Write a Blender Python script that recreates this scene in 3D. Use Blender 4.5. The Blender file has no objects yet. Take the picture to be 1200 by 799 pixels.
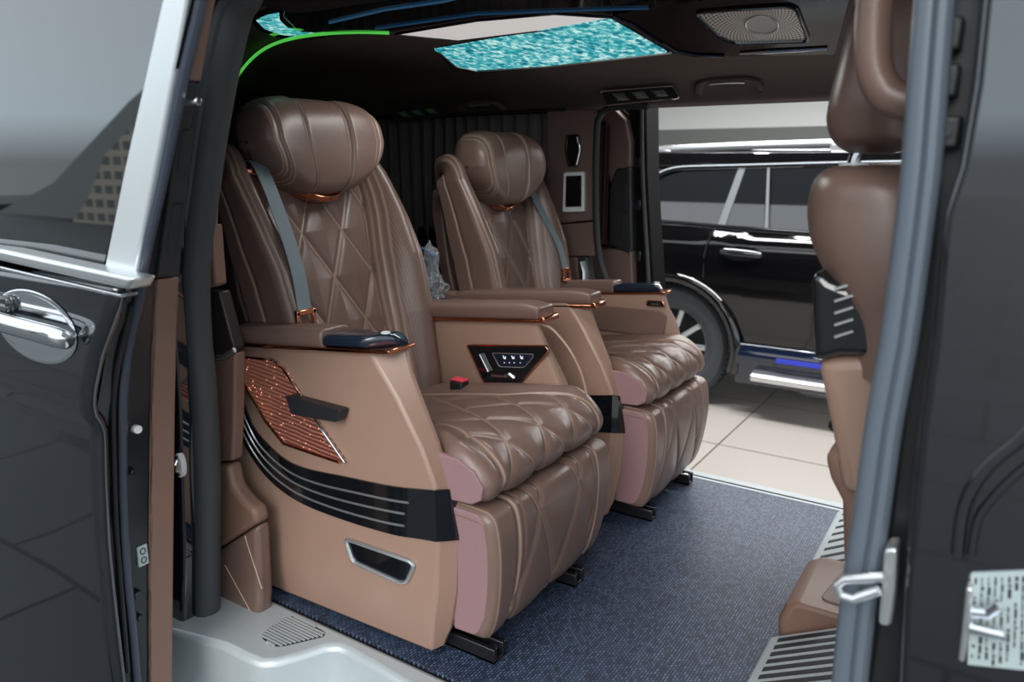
import bpy, bmesh, math, random
import numpy as np
from mathutils import Vector, Matrix
random.seed(7)
rng = np.random.RandomState(5)
SC = bpy.context.scene
COL = SC.collection

# ------------------------------------------------------------------ camera
F, CX, CY = 892.0, 600.0, 399.5
CAM = np.array([0.0, 0.0, 1.0])
PIT = math.atan(210 / 892.0); YAW = math.radians(33.2)
FW = np.array([-math.sin(YAW)*math.cos(PIT), math.cos(YAW)*math.cos(PIT), -math.sin(PIT)])
RT = np.array([math.cos(YAW), math.sin(YAW), 0.0])
UP = np.cross(RT, FW)
def hit(u, v, ax, val):
    d = FW + RT*(u-CX)/F - UP*(v-CY)/F
    return CAM + d*(val-CAM[ax])/d[ax]
def WY(u, v, Y): return tuple(hit(u, v, 1, Y))
def WZ(u, v, Z): return tuple(hit(u, v, 2, Z))
def XZ(pts, Y):
    out = []
    for u, v in pts:
        p = hit(u, v, 1, Y); out.append((p[0], p[2]))
    return out
def XY(pts, Z):
    out = []
    for u, v in pts:
        p = hit(u, v, 2, Z); out.append((p[0], p[1]))
    return out

cd = bpy.data.cameras.new('camera'); cam = bpy.data.objects.new('camera', cd); COL.objects.link(cam)
M = Matrix.Identity(4)
for i in range(3):
    M[i][0] = RT[i]; M[i][1] = UP[i]; M[i][2] = -FW[i]; M[i][3] = CAM[i]
cam.matrix_world = M
cd.sensor_width = 36; cd.lens = F/1200*36; cd.clip_start = 0.02; cd.clip_end = 200
cd.dof.use_dof = True; cd.dof.focus_distance = 1.75; cd.dof.aperture_fstop = 3.6
SC.camera = cam

# ------------------------------------------------------------------ materials
def newmat(name):
    m = bpy.data.materials.new(name); m.use_nodes = True
    nt = m.node_tree; return m, nt, nt.nodes['Principled BSDF']
def setp(b, **k):
    for n, v in k.items():
        n = n.replace('_', ' ')
        for key in b.inputs.keys():
            if key.lower() == n.lower(): b.inputs[key].default_value = v
def c4(c): return (c[0], c[1], c[2], 1)
def srgb(r, g, b):
    f = lambda x: (x/255/12.92) if x <= 10 else ((x/255+0.055)/1.055)**2.4
    return (f(r), f(g), f(b))
def plain(name, col, rough=0.5, metal=0.0, spec=0.5, coat=0.0, ior=1.5, bump=0.0, bscale=400, var=0.0):
    m, nt, b = newmat(name)
    setp(b, Base_Color=c4(col), Roughness=rough, Metallic=metal, Specular_IOR_Level=spec, Coat_Weight=coat, IOR=ior, Coat_Roughness=0.03)
    if bump or var:
        tc = nt.nodes.new('ShaderNodeTexCoord')
        n = nt.nodes.new('ShaderNodeTexNoise'); n.inputs['Scale'].default_value = bscale; n.inputs['Detail'].default_value = 3
        nt.links.new(tc.outputs['Object'], n.inputs['Vector'])
        if bump:
            bp = nt.nodes.new('ShaderNodeBump'); bp.inputs['Strength'].default_value = bump; bp.inputs['Distance'].default_value = 0.001
            nt.links.new(n.outputs['Fac'], bp.inputs['Height']); nt.links.new(bp.outputs['Normal'], b.inputs['Normal'])
        if var:
            mx = nt.nodes.new('ShaderNodeMix'); mx.data_type = 'RGBA'
            mx.inputs[6].default_value = c4([x*(1-var) for x in col]); mx.inputs[7].default_value = c4([min(1, x*(1+var)) for x in col])
            nt.links.new(n.outputs['Fac'], mx.inputs[0]); nt.links.new(mx.outputs[2], b.inputs['Base Color'])
    return m
def leather(name, col, thread, rough=0.34, perf=True):
    m, nt, b = newmat(name)
    setp(b, Roughness=rough, Specular_IOR_Level=0.5)
    N = nt.nodes.new; Lk = nt.links.new
    tc = N('ShaderNodeTexCoord')
    st = N('ShaderNodeAttribute'); st.attribute_name = 'stitch'
    pf = N('ShaderNodeAttribute'); pf.attribute_name = 'perf'
    uv = N('ShaderNodeAttribute'); uv.attribute_name = 'puv'
    # fine grain
    vo = N('ShaderNodeTexVoronoi'); vo.inputs['Scale'].default_value = 420
    Lk(tc.outputs['Object'], vo.inputs['Vector'])
    no = N('ShaderNodeTexNoise'); no.inputs['Scale'].default_value = 9; no.inputs['Detail'].default_value = 4
    Lk(tc.outputs['Object'], no.inputs['Vector'])
    # perforation dots on a metric grid
    sc = N('ShaderNodeVectorMath'); sc.operation = 'SCALE'; sc.inputs['Scale'].default_value = 1/0.0048
    Lk(uv.outputs['Vector'], sc.inputs[0])
    fr = N('ShaderNodeVectorMath'); fr.operation = 'FRACTION'; Lk(sc.outputs[0], fr.inputs[0])
    sb = N('ShaderNodeVectorMath'); sb.operation = 'SUBTRACT'; sb.inputs[1].default_value = (0.5, 0.5, 0); Lk(fr.outputs[0], sb.inputs[0])
    ln = N('ShaderNodeVectorMath'); ln.operation = 'LENGTH'; Lk(sb.outputs[0], ln.inputs[0])
    lt = N('ShaderNodeMath'); lt.operation = 'LESS_THAN'; lt.inputs[1].default_value = 0.27; Lk(ln.outputs['Value'], lt.inputs[0])
    pm = N('ShaderNodeMath'); pm.operation = 'MULTIPLY'; Lk(lt.outputs[0], pm.inputs[0]); Lk(pf.outputs['Fac'], pm.inputs[1])
    pm2 = N('ShaderNodeMath'); pm2.operation = 'MULTIPLY'; pm2.inputs[1].default_value = 0.75; Lk(pm.outputs[0], pm2.inputs[0])
    mx = N('ShaderNodeMix'); mx.data_type = 'RGBA'
    mx.inputs[6].default_value = c4([x*0.88 for x in col]); mx.inputs[7].default_value = c4([x*1.12 for x in col]); Lk(no.outputs['Fac'], mx.inputs[0])
    mp = N('ShaderNodeMix'); mp.data_type = 'RGBA'; Lk(pm2.outputs[0], mp.inputs[0]); Lk(mx.outputs[2], mp.inputs[6]); mp.inputs[7].default_value = c4([x*0.25 for x in col])
    ms = N('ShaderNodeMix'); ms.data_type = 'RGBA'; Lk(st.outputs['Fac'], ms.inputs[0]); Lk(mp.outputs[2], ms.inputs[6]); ms.inputs[7].default_value = c4(thread)
    Lk(ms.outputs[2], b.inputs['Base Color'])
    bp = N('ShaderNodeBump'); bp.inputs['Strength'].default_value = 0.22; bp.inputs['Distance'].default_value = 0.0006
    Lk(vo.outputs['Distance'], bp.inputs['Height']); Lk(bp.outputs['Normal'], b.inputs['Normal'])
    return m
def emis(name, col, strength):
    m, nt, b = newmat(name)
    setp(b, Base_Color=c4([x*0.3 for x in col]), Emission_Color=c4(col), Emission_Strength=strength, Roughness=0.3); return m

TH = srgb(190, 164, 144)
LEA = leather('leather_brown', srgb(116, 93, 84), TH)
LEAD = leather('leather_dark_brown', srgb(104, 82, 72), srgb(160, 135, 115))
PANEL = plain('tan_shell', srgb(154, 125, 109), 0.32, bump=0.05, bscale=900)
TRIMB = plain('brown_trim', srgb(128, 98, 84), 0.45, bump=0.2, bscale=700)
TRIMD = plain('dark_brown_trim', srgb(108, 87, 81), 0.5, bump=0.2, bscale=700)
SUEDE = plain('mauve_suede', srgb(144, 114, 116), 0.9, spec=0.15, bump=0.6, bscale=500, var=0.12)
PIANO = plain('piano_black', (0.006, 0.007, 0.009), 0.06, spec=0.6, coat=0.5)
BLACKP = plain('black_plastic', (0.018, 0.019, 0.021), 0.42)
RUBBER = plain('rubber_seal', srgb(66, 70, 72), 0.55, spec=0.5)
COPPER = plain('copper_trim', srgb(205, 135, 105), 0.16, metal=1.0)
CHROME = plain('chrome', (0.82, 0.84, 0.86), 0.08, metal=1.0)
SATIN = plain('satin_aluminium', (0.72, 0.74, 0.75), 0.3, metal=0.9)
SILVER = plain('silver_step', srgb(188, 196, 198), 0.34, metal=0.25, var=0.05, bscale=60)
PAINT = plain('black_paint', (0.003, 0.004, 0.007), 0.04, spec=0.5, ior=2.1)
HEADL = plain('headliner', srgb(92, 82, 78), 0.9, spec=0.15, bump=0.4, bscale=800)
DARKI = plain('dark_interior', srgb(34, 31, 31), 0.85, spec=0.2)
STEEL = plain('dark_steel', (0.05, 0.05, 0.055), 0.25, metal=0.8)
WHITEP = plain('white_plastic', (0.75, 0.76, 0.76), 0.4)
REDB = plain('red_button', srgb(228, 70, 92), 0.35)
BELT = plain('belt_webbing', srgb(112, 126, 132), 0.65, bump=0.5, bscale=600)
LABEL = plain('label_white', srgb(168, 182, 182), 0.5)
INK = plain('label_ink', srgb(24, 28, 30), 0.6)
TYRE = plain('tyre_rubber', srgb(60, 64, 68), 0.7, bump=0.5, bscale=120)
WALLW = plain('white_wall', srgb(226, 228, 224), 0.8)
WALLG = plain('grey_wall', srgb(118, 122, 118), 0.7)
TEALRIM = plain('blue_black_trim', (0.006, 0.012, 0.03), 0.08, coat=1.0)

DOORGL = plain('door_glass', (0.01, 0.012, 0.013), 0.02, spec=0.5, ior=2.3)
DIVID = plain('divider_grey', srgb(120, 124, 128), 0.3, metal=0.3)
def mat_suvglass():
    return plain('tinted_glass', (0.012, 0.014, 0.016), 0.02, spec=0.5, ior=2.0)
GLASST = mat_suvglass()
m, nt, b = newmat('clear_film'); setp(b, Base_Color=(0.9, 0.96, 1, 1), Roughness=0.08, Transmission_Weight=0.85, IOR=1.3); FILM = m
CURT = plain('curtain_cloth', srgb(92, 86, 88), 0.85, spec=0.2, bump=0.5, bscale=300)
CURTB = plain('brown_curtain_cloth', srgb(62, 42, 36), 0.8, spec=0.2, bump=0.5, bscale=300)
GREEN = emis('green_led', srgb(84, 205, 80), 0.6)
WHITEL = emis('white_light_panel', srgb(222, 216, 212), 0.55)
BLUEL = emis('blue_led', srgb(60, 70, 200), 0.5)

# teal starry light panel
m, nt, b = newmat('teal_star_panel')
tc = nt.nodes.new('ShaderNodeTexCoord'); vo = nt.nodes.new('ShaderNodeTexVoronoi'); vo.inputs['Scale'].default_value = 75
no = nt.nodes.new('ShaderNodeTexNoise'); no.inputs['Scale'].default_value = 60; no.inputs['Detail'].default_value = 4
nt.links.new(tc.outputs['Object'], vo.inputs['Vector']); nt.links.new(tc.outputs['Object'], no.inputs['Vector'])
ad = nt.nodes.new('ShaderNodeMath'); ad.operation = 'MULTIPLY_ADD'; ad.inputs[1].default_value = 0.45
nt.links.new(vo.outputs['Color'], ad.inputs[0]); nt.links.new(no.outputs['Fac'], ad.inputs[2])
cr = nt.nodes.new('ShaderNodeValToRGB'); cr.color_ramp.elements[0].position = 0.42; cr.color_ramp.elements[0].color = c4(srgb(10, 92, 112))
cr.color_ramp.elements[1].position = 0.98; cr.color_ramp.elements[1].color = c4(srgb(205, 240, 235))
e = cr.color_ramp.elements.new(0.70); e.color = c4(srgb(52, 170, 178))
nt.links.new(ad.outputs[0], cr.inputs[0]); nt.links.new(cr.outputs[0], b.inputs['Emission Color']); b.inputs['Emission Strength'].default_value = 0.75
setp(b, Base_Color=(0.01, 0.05, 0.06, 1), Roughness=0.2)
TEAL = m

# copper light panel with wavy ribs
m, nt, b = newmat('copper_light_panel')
tc = nt.nodes.new('ShaderNodeTexCoord'); mp = nt.nodes.new('ShaderNodeMapping')
mp.inputs['Rotation'].default_value = (0, math.radians(-6), 0)
wv = nt.nodes.new('ShaderNodeTexWave'); wv.wave_type = 'BANDS'; wv.bands_direction = 'Z'; wv.inputs['Scale'].default_value = 34
wv.inputs['Distortion'].default_value = 2.2; wv.inputs['Detail'].default_value = 2; wv.inputs['Detail Scale'].default_value = 0.6
nt.links.new(tc.outputs['Object'], mp.inputs['Vector']); nt.links.new(mp.outputs[0], wv.inputs['Vector'])
cr = nt.nodes.new('ShaderNodeValToRGB'); cr.color_ramp.elements[0].color = c4(srgb(66, 24, 22)); cr.color_ramp.elements[1].color = c4(srgb(176, 112, 98))
cr.color_ramp.elements[0].position = 0.15; cr.color_ramp.elements[1].position = 0.85
nt.links.new(wv.outputs['Fac'], cr.inputs[0]); nt.links.new(cr.outputs[0], b.inputs['Base Color'])
vo = nt.nodes.new('ShaderNodeTexVoronoi'); vo.inputs['Scale'].default_value = 85; nt.links.new(tc.outputs['Object'], vo.inputs['Vector'])
lt = nt.nodes.new('ShaderNodeMath'); lt.operation = 'LESS_THAN'; lt.inputs[1].default_value = 0.16; nt.links.new(vo.outputs['Distance'], lt.inputs[0])
mu = nt.nodes.new('ShaderNodeMath'); mu.operation = 'MULTIPLY_ADD'; mu.inputs[1].default_value = 0.9; mu.inputs[2].default_value = 0.05
nt.links.new(lt.outputs[0], mu.inputs[0]); nt.links.new(mu.outputs[0], b.inputs['Emission Strength'])
b.inputs['Emission Color'].default_value = c4(srgb(255, 170, 140)); setp(b, Roughness=0.3, Metallic=0.35)
bp = nt.nodes.new('ShaderNodeBump'); bp.inputs['Strength'].default_value = 0.7; bp.inputs['Distance'].default_value = 0.003
nt.links.new(wv.outputs['Fac'], bp.inputs['Height']); nt.links.new(bp.outputs[0], b.inputs['Normal'])
GLOW = m

# woven floor mat
m, nt, b = newmat('woven_mat')
tc = nt.nodes.new('ShaderNodeTexCoord'); mp = nt.nodes.new('ShaderNodeMapping'); mp.inputs['Rotation'].default_value = (0, 0, math.radians(90))
br = nt.nodes.new('ShaderNodeTexBrick'); br.inputs['Scale'].default_value = 58; br.inputs['Mortar Size'].default_value = 0.06
br.inputs['Brick Width'].default_value = 0.62; br.inputs['Row Height'].default_value = 0.36
br.inputs['Color1'].default_value = c4(srgb(40, 52, 74)); br.inputs['Color2'].default_value = c4(srgb(84, 102, 132)); br.inputs['Mortar'].default_value = c4(srgb(14, 16, 24))
no = nt.nodes.new('ShaderNodeTexNoise'); no.inputs['Scale'].default_value = 40
nt.links.new(tc.outputs['Object'], mp.inputs[0]); nt.links.new(tc.outputs['Object'], no.inputs['Vector'])
va = nt.nodes.new('ShaderNodeVectorMath'); va.operation = 'MULTIPLY_ADD'; va.inputs[1].default_value = (0.004,)*3
nt.links.new(no.outputs['Color'], va.inputs[0]); nt.links.new(mp.outputs[0], va.inputs[2]); nt.links.new(va.outputs[0], br.inputs['Vector'])
nt.links.new(br.outputs['Color'], b.inputs['Base Color'])
bp = nt.nodes.new('ShaderNodeBump'); bp.inputs['Strength'].default_value = 0.9; bp.inputs['Distance'].default_value = 0.003
bp.invert = True
nt.links.new(br.outputs['Fac'], bp.inputs['Height']); nt.links.new(bp.outputs[0], b.inputs['Normal']); setp(b, Roughness=0.55)
MAT = m

# showroom floor tile
m, nt, b = newmat('floor_tile')
tc = nt.nodes.new('ShaderNodeTexCoord'); mp = nt.nodes.new('ShaderNodeMapping'); mp.inputs['Location'].default_value = (1.24, -4.02, 0)
br = nt.nodes.new('ShaderNodeTexBrick'); br.offset = 0.0; br.inputs['Scale'].default_value = 1.0
br.inputs['Brick Width'].default_value = 0.9; br.inputs['Row Height'].default_value = 0.9; br.inputs['Mortar Size'].default_value = 0.005
br.inputs['Color1'].default_value = c4(srgb(188, 181, 174)); br.inputs['Color2'].default_value = c4(srgb(194, 187, 180)); br.inputs['Mortar'].default_value = c4(srgb(92, 88, 84))
nt.links.new(tc.outputs['Object'], mp.inputs[0]); nt.links.new(mp.outputs[0], br.inputs['Vector']); nt.links.new(br.outputs['Color'], b.inputs['Base Color'])
setp(b, Roughness=0.28)
TILE = m

# speaker mesh plate: radiating holes
m, nt, b = newmat('speaker_mesh')
tc = nt.nodes.new('ShaderNodeTexCoord'); sx = nt.nodes.new('ShaderNodeSeparateXYZ'); nt.links.new(tc.outputs['Object'], sx.inputs[0])
def mnode(op, a, bb=None, v=None):
    n = nt.nodes.new('ShaderNodeMath'); n.operation = op; nt.links.new(a, n.inputs[0])
    if bb is not None: nt.links.new(bb, n.inputs[1])
    elif v is not None: n.inputs[1].default_value = v
    return n.outputs[0]
ang = mnode('ARCTAN2', sx.outputs[1], sx.outputs[0])
rr = mnode('SQRT', mnode('ADD', mnode('MULTIPLY', sx.outputs[0], sx.outputs[0]), mnode('MULTIPLY', sx.outputs[1], sx.outputs[1])))
s1 = mnode('SINE', mnode('MULTIPLY', ang, v=44)); s2 = mnode('SINE', mnode('MULTIPLY', rr, v=700))
hole = mnode('GREATER_THAN', mnode('MULTIPLY', s1, s2), v=0.25)
mx = nt.nodes.new('ShaderNodeMix'); mx.data_type = 'RGBA'; nt.links.new(hole, mx.inputs[0])
mx.inputs[6].default_value = c4(srgb(232, 226, 216)); mx.inputs[7].default_value = c4(srgb(90, 84, 80)); nt.links.new(mx.outputs[2], b.inputs['Base Color'])
setp(b, Metallic=0.1, Roughness=0.35)
SPKM = m

# ------------------------------------------------------------------ object helpers
def root(name, loc, label, cat, group=None):
    o = bpy.data.objects.new(name, None); COL.objects.link(o); o.location = loc; o.empty_display_size = 0.05
    o['label'] = label; o['category'] = cat
    if group: o['group'] = group
    return o
def wloc(o):
    v = Vector((0, 0, 0))
    while o is not None:
        v += Vector(o.location); o = o.parent
    return v
def mk(name, verts, faces, mat, parent=None, smooth=True, attrs=None, bev=0.0, seg=2, recalc=True, origin=None, angle=35, weld=False):
    verts = np.asarray(verts, float)
    if parent is not None:
        off = np.array(wloc(parent)); lo = np.zeros(3)
        if origin is not None:
            lo = np.array(origin) - off; off = np.array(origin)
    else:
        if origin is None:
            mn, mxx = verts.min(0), verts.max(0); origin = ((mn[0]+mxx[0])/2, (mn[1]+mxx[1])/2, mn[2])
        off = np.array(origin); lo = off
    me = bpy.data.meshes.new(name)
    me.from_pydata([tuple(v) for v in (verts-off)], [], [tuple(f) for f in faces])
    if attrs:
        for k, a in attrs.items():
            if np.ndim(a) == 2:
                at = me.attributes.new(k, 'FLOAT_VECTOR', 'POINT'); at.data.foreach_set('vector', np.asarray(a, np.float32).ravel())
            else:
                at = me.attributes.new(k, 'FLOAT', 'POINT'); at.data.foreach_set('value', np.asarray(a, np.float32).ravel())
    if recalc or weld:
        bm = bmesh.new(); bm.from_mesh(me)
        if weld: bmesh.ops.remove_doubles(bm, verts=bm.verts, dist=1e-5)
        bmesh.ops.recalc_face_normals(bm, faces=bm.faces); bm.to_mesh(me); bm.free()
    me.materials.append(mat)
    if smooth:
        me.polygons.foreach_set('use_smooth', [True]*len(me.polygons))
        try: me.set_sharp_from_angle(angle=math.radians(angle))
        except Exception: pass
    o = bpy.data.objects.new(name, me); COL.objects.link(o); o.location = lo
    if parent is not None: o.parent = parent
    if bev:
        md = o.modifiers.new('bevel', 'BEVEL'); md.width = bev; md.segments = seg; md.limit_method = 'ANGLE'; md.angle_limit = math.radians(40)
        md.harden_normals = False
    return o
def tag(o, label=None, cat=None, group=None, kind=None):
    for k, v in (('label', label), ('category', cat), ('group', group), ('kind', kind)):
        if v: o[k] = v
    return o
def lab(o, label): o['label'] = label; return o
def S(o): o['kind'] = 'structure'; return o

class MB:
    def __init__(s): s.v = []; s.f = []
    def add(s, v, f):
        n = len(s.v); s.v += [tuple(p) for p in v]; s.f += [tuple(i+n for i in q) for q in f]; return s
    def box(s, x0, x1, y0, y1, z0, z1):
        v = [(x, y, z) for x in (x0, x1) for y in (y0, y1) for z in (z0, z1)]
        return s.add(v, [(0, 1, 3, 2), (4, 6, 7, 5), (0, 4, 5, 1), (2, 3, 7, 6), (0, 2, 6, 4), (1, 5, 7, 3)])
    def prism(s, pts, ax, a, b):
        n = len(pts)
        def P(p, w):
            if ax == 1: return (p[0], w, p[1])
            if ax == 2: return (p[0], p[1], w)
            return (w, p[0], p[1])
        v = [P(p, a) for p in pts]+[P(p, b) for p in pts]
        f = [tuple(range(n)), tuple(range(2*n-1, n-1, -1))]+[(i, i+n, (i+1) % n+n, (i+1) % n) for i in range(n)]
        return s.add(v, f)
    def loft(s, rings, closed=True, caps=True):
        n = len(rings[0]); v = [p for r in rings for p in r]; f = []
        for j in range(len(rings)-1):
            for i in range(n if closed else n-1):
                f.append((j*n+i, j*n+(i+1) % n, (j+1)*n+(i+1) % n, (j+1)*n+i))
        if caps and closed:
            f.append(tuple(range(n))); f.append(tuple(range((len(rings)-1)*n, len(rings)*n)))
        return s.add(v, f)
    def tube(s, path, r, n=10, closed=False, flat=None):
        P = [np.array(p, float) for p in path]; k = len(P); rings = []
        up0 = None
        for i in range(k):
            if closed: t = P[(i+1) % k]-P[i-1]
            else: t = P[min(i+1, k-1)]-P[max(i-1, 0)]
            t = t/(np.linalg.norm(t)+1e-12)
            if flat is not None: a = np.array(flat, float)
            elif up0 is None: a = np.array([0, 0, 1.]) if abs(t[2]) < 0.9 else np.array([1., 0, 0])
            else: a = up0
            a = a-t*(a@t); a /= np.linalg.norm(a); up0 = a; c = np.cross(t, a)
            ri = r[i] if isinstance(r, (list, tuple)) and len(r) == k and k != 2 else r
            ra, rc = (ri if isinstance(ri, tuple) else (ri, ri))
            rings.append([P[i]+a*ra*math.cos(2*math.pi*q/n)+c*rc*math.sin(2*math.pi*q/n) for q in range(n)])
        if closed:
            rings.append(rings[0]); return s.loft(rings, True, False)
        return s.loft(rings)
    def build(s, name, mat, parent=None, **k):
        return mk(name, s.v, s.f, mat, parent, **k)
def rpoly(pts, r=0.01, n=4):
    out = []; N = len(pts)
    for i in range(N):
        p0, p, p1 = (np.array(pts[i-1], float), np.array(pts[i], float), np.array(pts[(i+1) % N], float))
        a, b = p0-p, p1-p; la, lb = np.linalg.norm(a), np.linalg.norm(b); rr = min(r, la*0.45, lb*0.45)
        A = p+a/la*rr; B = p+b/lb*rr
        for j in range(n+1):
            t = j/n; out.append(tuple((1-t)**2*A+2*t*(1-t)*p+t*t*B))
    return out
def smooth_path(pts, n=6, closed=False):
    P = [np.array(p, float) for p in pts]; N = len(P); out = []
    rngN = N if closed else N-1
    for i in range(rngN):
        if closed: a, b, c, d = P[i-1], P[i], P[(i+1) % N], P[(i+2) % N]
        else: a, b, c, d = P[max(i-1, 0)], P[i], P[i+1], P[min(i+2, N-1)]
        for j in range(n):
            t = j/n
            out.append(0.5*((2*b)+(c-a)*t+(2*a-5*b+4*c-d)*t*t+(3*b-a-3*c+d)*t**3))
    if not closed: out.append(P[-1])
    return out
def interp(x, xs, ys): return np.interp(x, xs, ys)
def sst(a, b, x):
    t = np.clip((x-a)/(b-a), 0, 1); return t*t*(3-2*t)
def nmax(L):
    o = L[0]
    for a in L[1:]: o = np.maximum(o, a)
    return o
def gridfaces(nu, nv):
    i = np.arange(nu-1)[:, None]*nv+np.arange(nv-1)[None, :]
    q = np.stack([i, i+1, i+nv+1, i+nv], -1).reshape(-1, 4); return q.tolist()
def pld(a, b, pts):
    d = np.full(a.shape, 9.0)
    for (x0, y0), (x1, y1) in zip(pts[:-1], pts[1:]):
        L = (x1-x0)**2+(y1-y0)**2
        t = np.clip(((a-x0)*(x1-x0)+(b-y0)*(y1-y0))/L, 0, 1)
        d = np.minimum(d, np.hypot(a-x0-t*(x1-x0), b-y0-t*(y1-y0)))
    return d
def diam(a, b, w, h, oa=0.0, ob=0.0):
    f1 = (a-oa)/w+(b-ob)/h; f2 = (a-oa)/w-(b-ob)/h; k = 1/math.sqrt(1/w**2+1/h**2)
    return np.minimum(np.abs(f1-np.round(f1)), np.abs(f2-np.round(f2)))*k
def gv(d, w=0.006): return np.exp(-(d/w)**2)
def stm(d, c=0.0, w=0.0016): return np.exp(-((d-c)/w)**2)

# ================================================================== SEATS
def make_seat(c, s, dx, dz, head_dz, label, near, rec=0.0, ys=1.0, ysb=1.0, bdz=0.0, bdc=0.0, by=-0.180, bd=0.036):
    """s=+1: screen side towards the camera; s=-1: mirrored. local y<0 is the screen (door) side."""
    R = root('captain_seat', (-1.05+dx, c, 0), label, 'seat')
    fud = [False]
    def T(P):
        P = np.asarray(P, float).reshape(-1, 3).copy()
        if fud[0]:
            zc_ = P[:, 2].copy(); P[:, 0] += 0.055*sst(0.36, 0.56, zc_); P[:, 2] -= 0.05*sst(0.42, 0.64, zc_)
        P[:, 0] += dx; P[:, 2] += dz; P[:, 1] = c+s*ys*P[:, 1]; return P
    def TB(P):
        P = np.asarray(P, float).reshape(-1, 3).copy(); a = math.radians(rec); x0, z0 = -1.30, 0.42
        X_, Z_ = P[:, 0]-x0, P[:, 2]-z0
        P[:, 0] = x0+X_*math.cos(a)+Z_*math.sin(a); P[:, 2] = z0+Z_*math.cos(a)-X_*math.sin(a)+bdz
        P[:, 1] = P[:, 1]*ysb/ys+s*bdc/ys; return T(P)
    def BB(mb, name, mat, parent=R, **k): return mk(name, TB(mb.v), mb.f, mat, parent, **k)
    def B(mb, name, mat, parent=R, **k): return mk(name, T(mb.v), mb.f, mat, parent, **k)
    HW = 0.285
    # ---------------- consoles (both sides, mirrored)
    zr = [0.034, 0.160, 0.285, 0.392, 0.466, 0.557, 0.645]
    xr = [-0.891, -0.868, -0.859, -0.860, -0.894, -0.952, -1.025]
    zf = [0.027, 0.060, 0.162, 0.274, 0.379, 0.448, 0.594, 0.645]
    xf = [-0.881, -0.862, -0.842, -0.836, -0.853, -0.874, -0.944, -0.959]
    zs = sorted(set([0.02, 0.04, 0.07, 0.11, 0.16, 0.21, 0.265, 0.32, 0.37, 0.40, 0.43, 0.466, 0.51, 0.557, 0.60, 0.645]))
    for side in (-1, 1):
        fud[0] = (not near) and side == -1
        rings = []
        for z in zs:
            g = interp(z, zr, xr); fr = interp(z, zf, xf)
            rear = interp(z, [0.02, 0.15, 0.35, 0.65], [-1.44, -1.47, -1.50, -1.50])
            lift = 0.0
            sh = 0.035+0.055*z/0.645; zz = z-sh*(g-0.1-rear); zg = z-sh*0.1
            tap = 0.012*sst(0.12, 0.0, np.array(z))
            rings.append([(rear, side*(HW-tap), zz), (g-0.1, side*(HW-tap), zg), (g, side*(HW-tap), z), (fr, side*(HW-0.042), z), (fr-0.006, side*(HW-0.05), z), (fr-0.03, side*(HW-0.057), z), (rear, side*(HW-0.057), zz)])
        cons = B(MB().loft(rings), 'console', PANEL, bev=0.006, seg=2, angle=30)
        # black band wrapping the front corner
        up_ = XZ([(274, 424), (281, 452), (292, 485), (303, 507), (330, 534), (357, 547.5), (406, 558), (460, 569), (511, 574)], 1.05)
        lo_ = XZ([(272, 470), (281, 505), (301, 542), (325, 569), (357, 590), (406, 609), (460, 625), (490, 630), (513, 634)], 1.05)
        up3 = smooth_path(up_, 4); lo3 = smooth_path(lo_, 4)
        def yy(e): return side*(HW+e)
        outer = [(p[0], yy(0.004), p[1]) for p in up3]; outl = [(p[0], yy(0.004), p[1]) for p in lo3]
        fu = interp(0.379, zf, xf); fl = interp(0.275, zf, xf)
        gu = up3[-1]; gl = lo3[-1]
        outer += [(fu+0.004, side*(HW-0.040), 0.379), (fu+0.003, side*(HW-0.052), 0.379)]; outl += [(fl+0.004, side*(HW-0.040), 0.276), (fl+0.003, side*(HW-0.052), 0.276)]
        n = len(outer); inn = [(p[0], p[1]-side*0.006, p[2]) if i < n-2 else (p[0]-0.006, p[1], p[2]) for i, p in enumerate(outer)]
        inl = [(p[0], p[1]-side*0.006, p[2]) if i < n-2 else (p[0]-0.006, p[1], p[2]) for i, p in enumerate(outl)]
        rr = [[outer[i], outl[i], inl[i], inn[i]] for i in range(n)]
        band = B(MB().loft(rr), 'trim_band', PIANO, R, angle=25)
        lab(band, 'glossy black band')
        for t in (0.29, 0.53, 0.78):
            pth = []
            for i in range(0, n-2):
                u_, l_ = np.array(outer[i]), np.array(outl[i]); q = u_*(1-t)+l_*t
                if q[0] > -0.925: break
                q[1] = yy(0.0045); pth.append(q)
            st = MB().tube(pth, (0.0026, 0.0018), 6, flat=(0, 0, 1)); B(st, 'stripe', SATIN, R)
        if side == -1:
            # copper light panel, pull handle and pocket on the door side
            op = XZ([(268, 417), (280, 417.5), (320, 421.5), (331, 430), (359, 472), (372, 494), (405, 541), (398, 541), (365, 530), (333, 519), (312, 493), (293, 459), (280, 431), (268, 419)], 1.045)
            gp = MB().prism(op, 1, -HW-0.006, -HW+0.004); g = B(gp, 'light_panel', GLOW, angle=30); lab(g, 'copper ribbed light panel')
            ring = [(p[0], -HW-0.007, p[1]) for p in op[1:13]]
            B(MB().tube(ring[:6]+[ring[5]], 0.003, 8), 'trim_strip', CHROME)
            B(MB().tube(ring[6:], 0.0034, 8), 'trim_strip', COPPER)
            hp = XZ([(333, 464), (398, 481.5), (394, 495.5), (340, 486)], 1.02)
            hb = MB().prism(rpoly(hp, 0.006, 3), 1, -HW-0.028, -HW-0.004); hd = B(hb, 'pull_handle', BLACKP, bev=0.003); lab(hd, 'black pull handle')
            e1 = XZ([(331, 464.5), (340, 486)], 1.02); B(MB().tube([(e1[0][0], -HW-0.02, e1[0][1]), (e1[1][0], -HW-0.02, e1[1][1])], 0.003, 8), 'handle_edge', CHROME, hd)
            fp = XZ([(404, 631), (480, 657.5), (484.5, 663), (476, 682), (468, 682.5), (413, 658)], 1.045)
            frp = rpoly(fp, 0.012, 4)
            pk = B(MB().prism(frp, 1, -HW-0.003, -HW+0.004), 'pocket', PIANO); lab(pk, 'glossy black pocket with silver rim')
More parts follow.
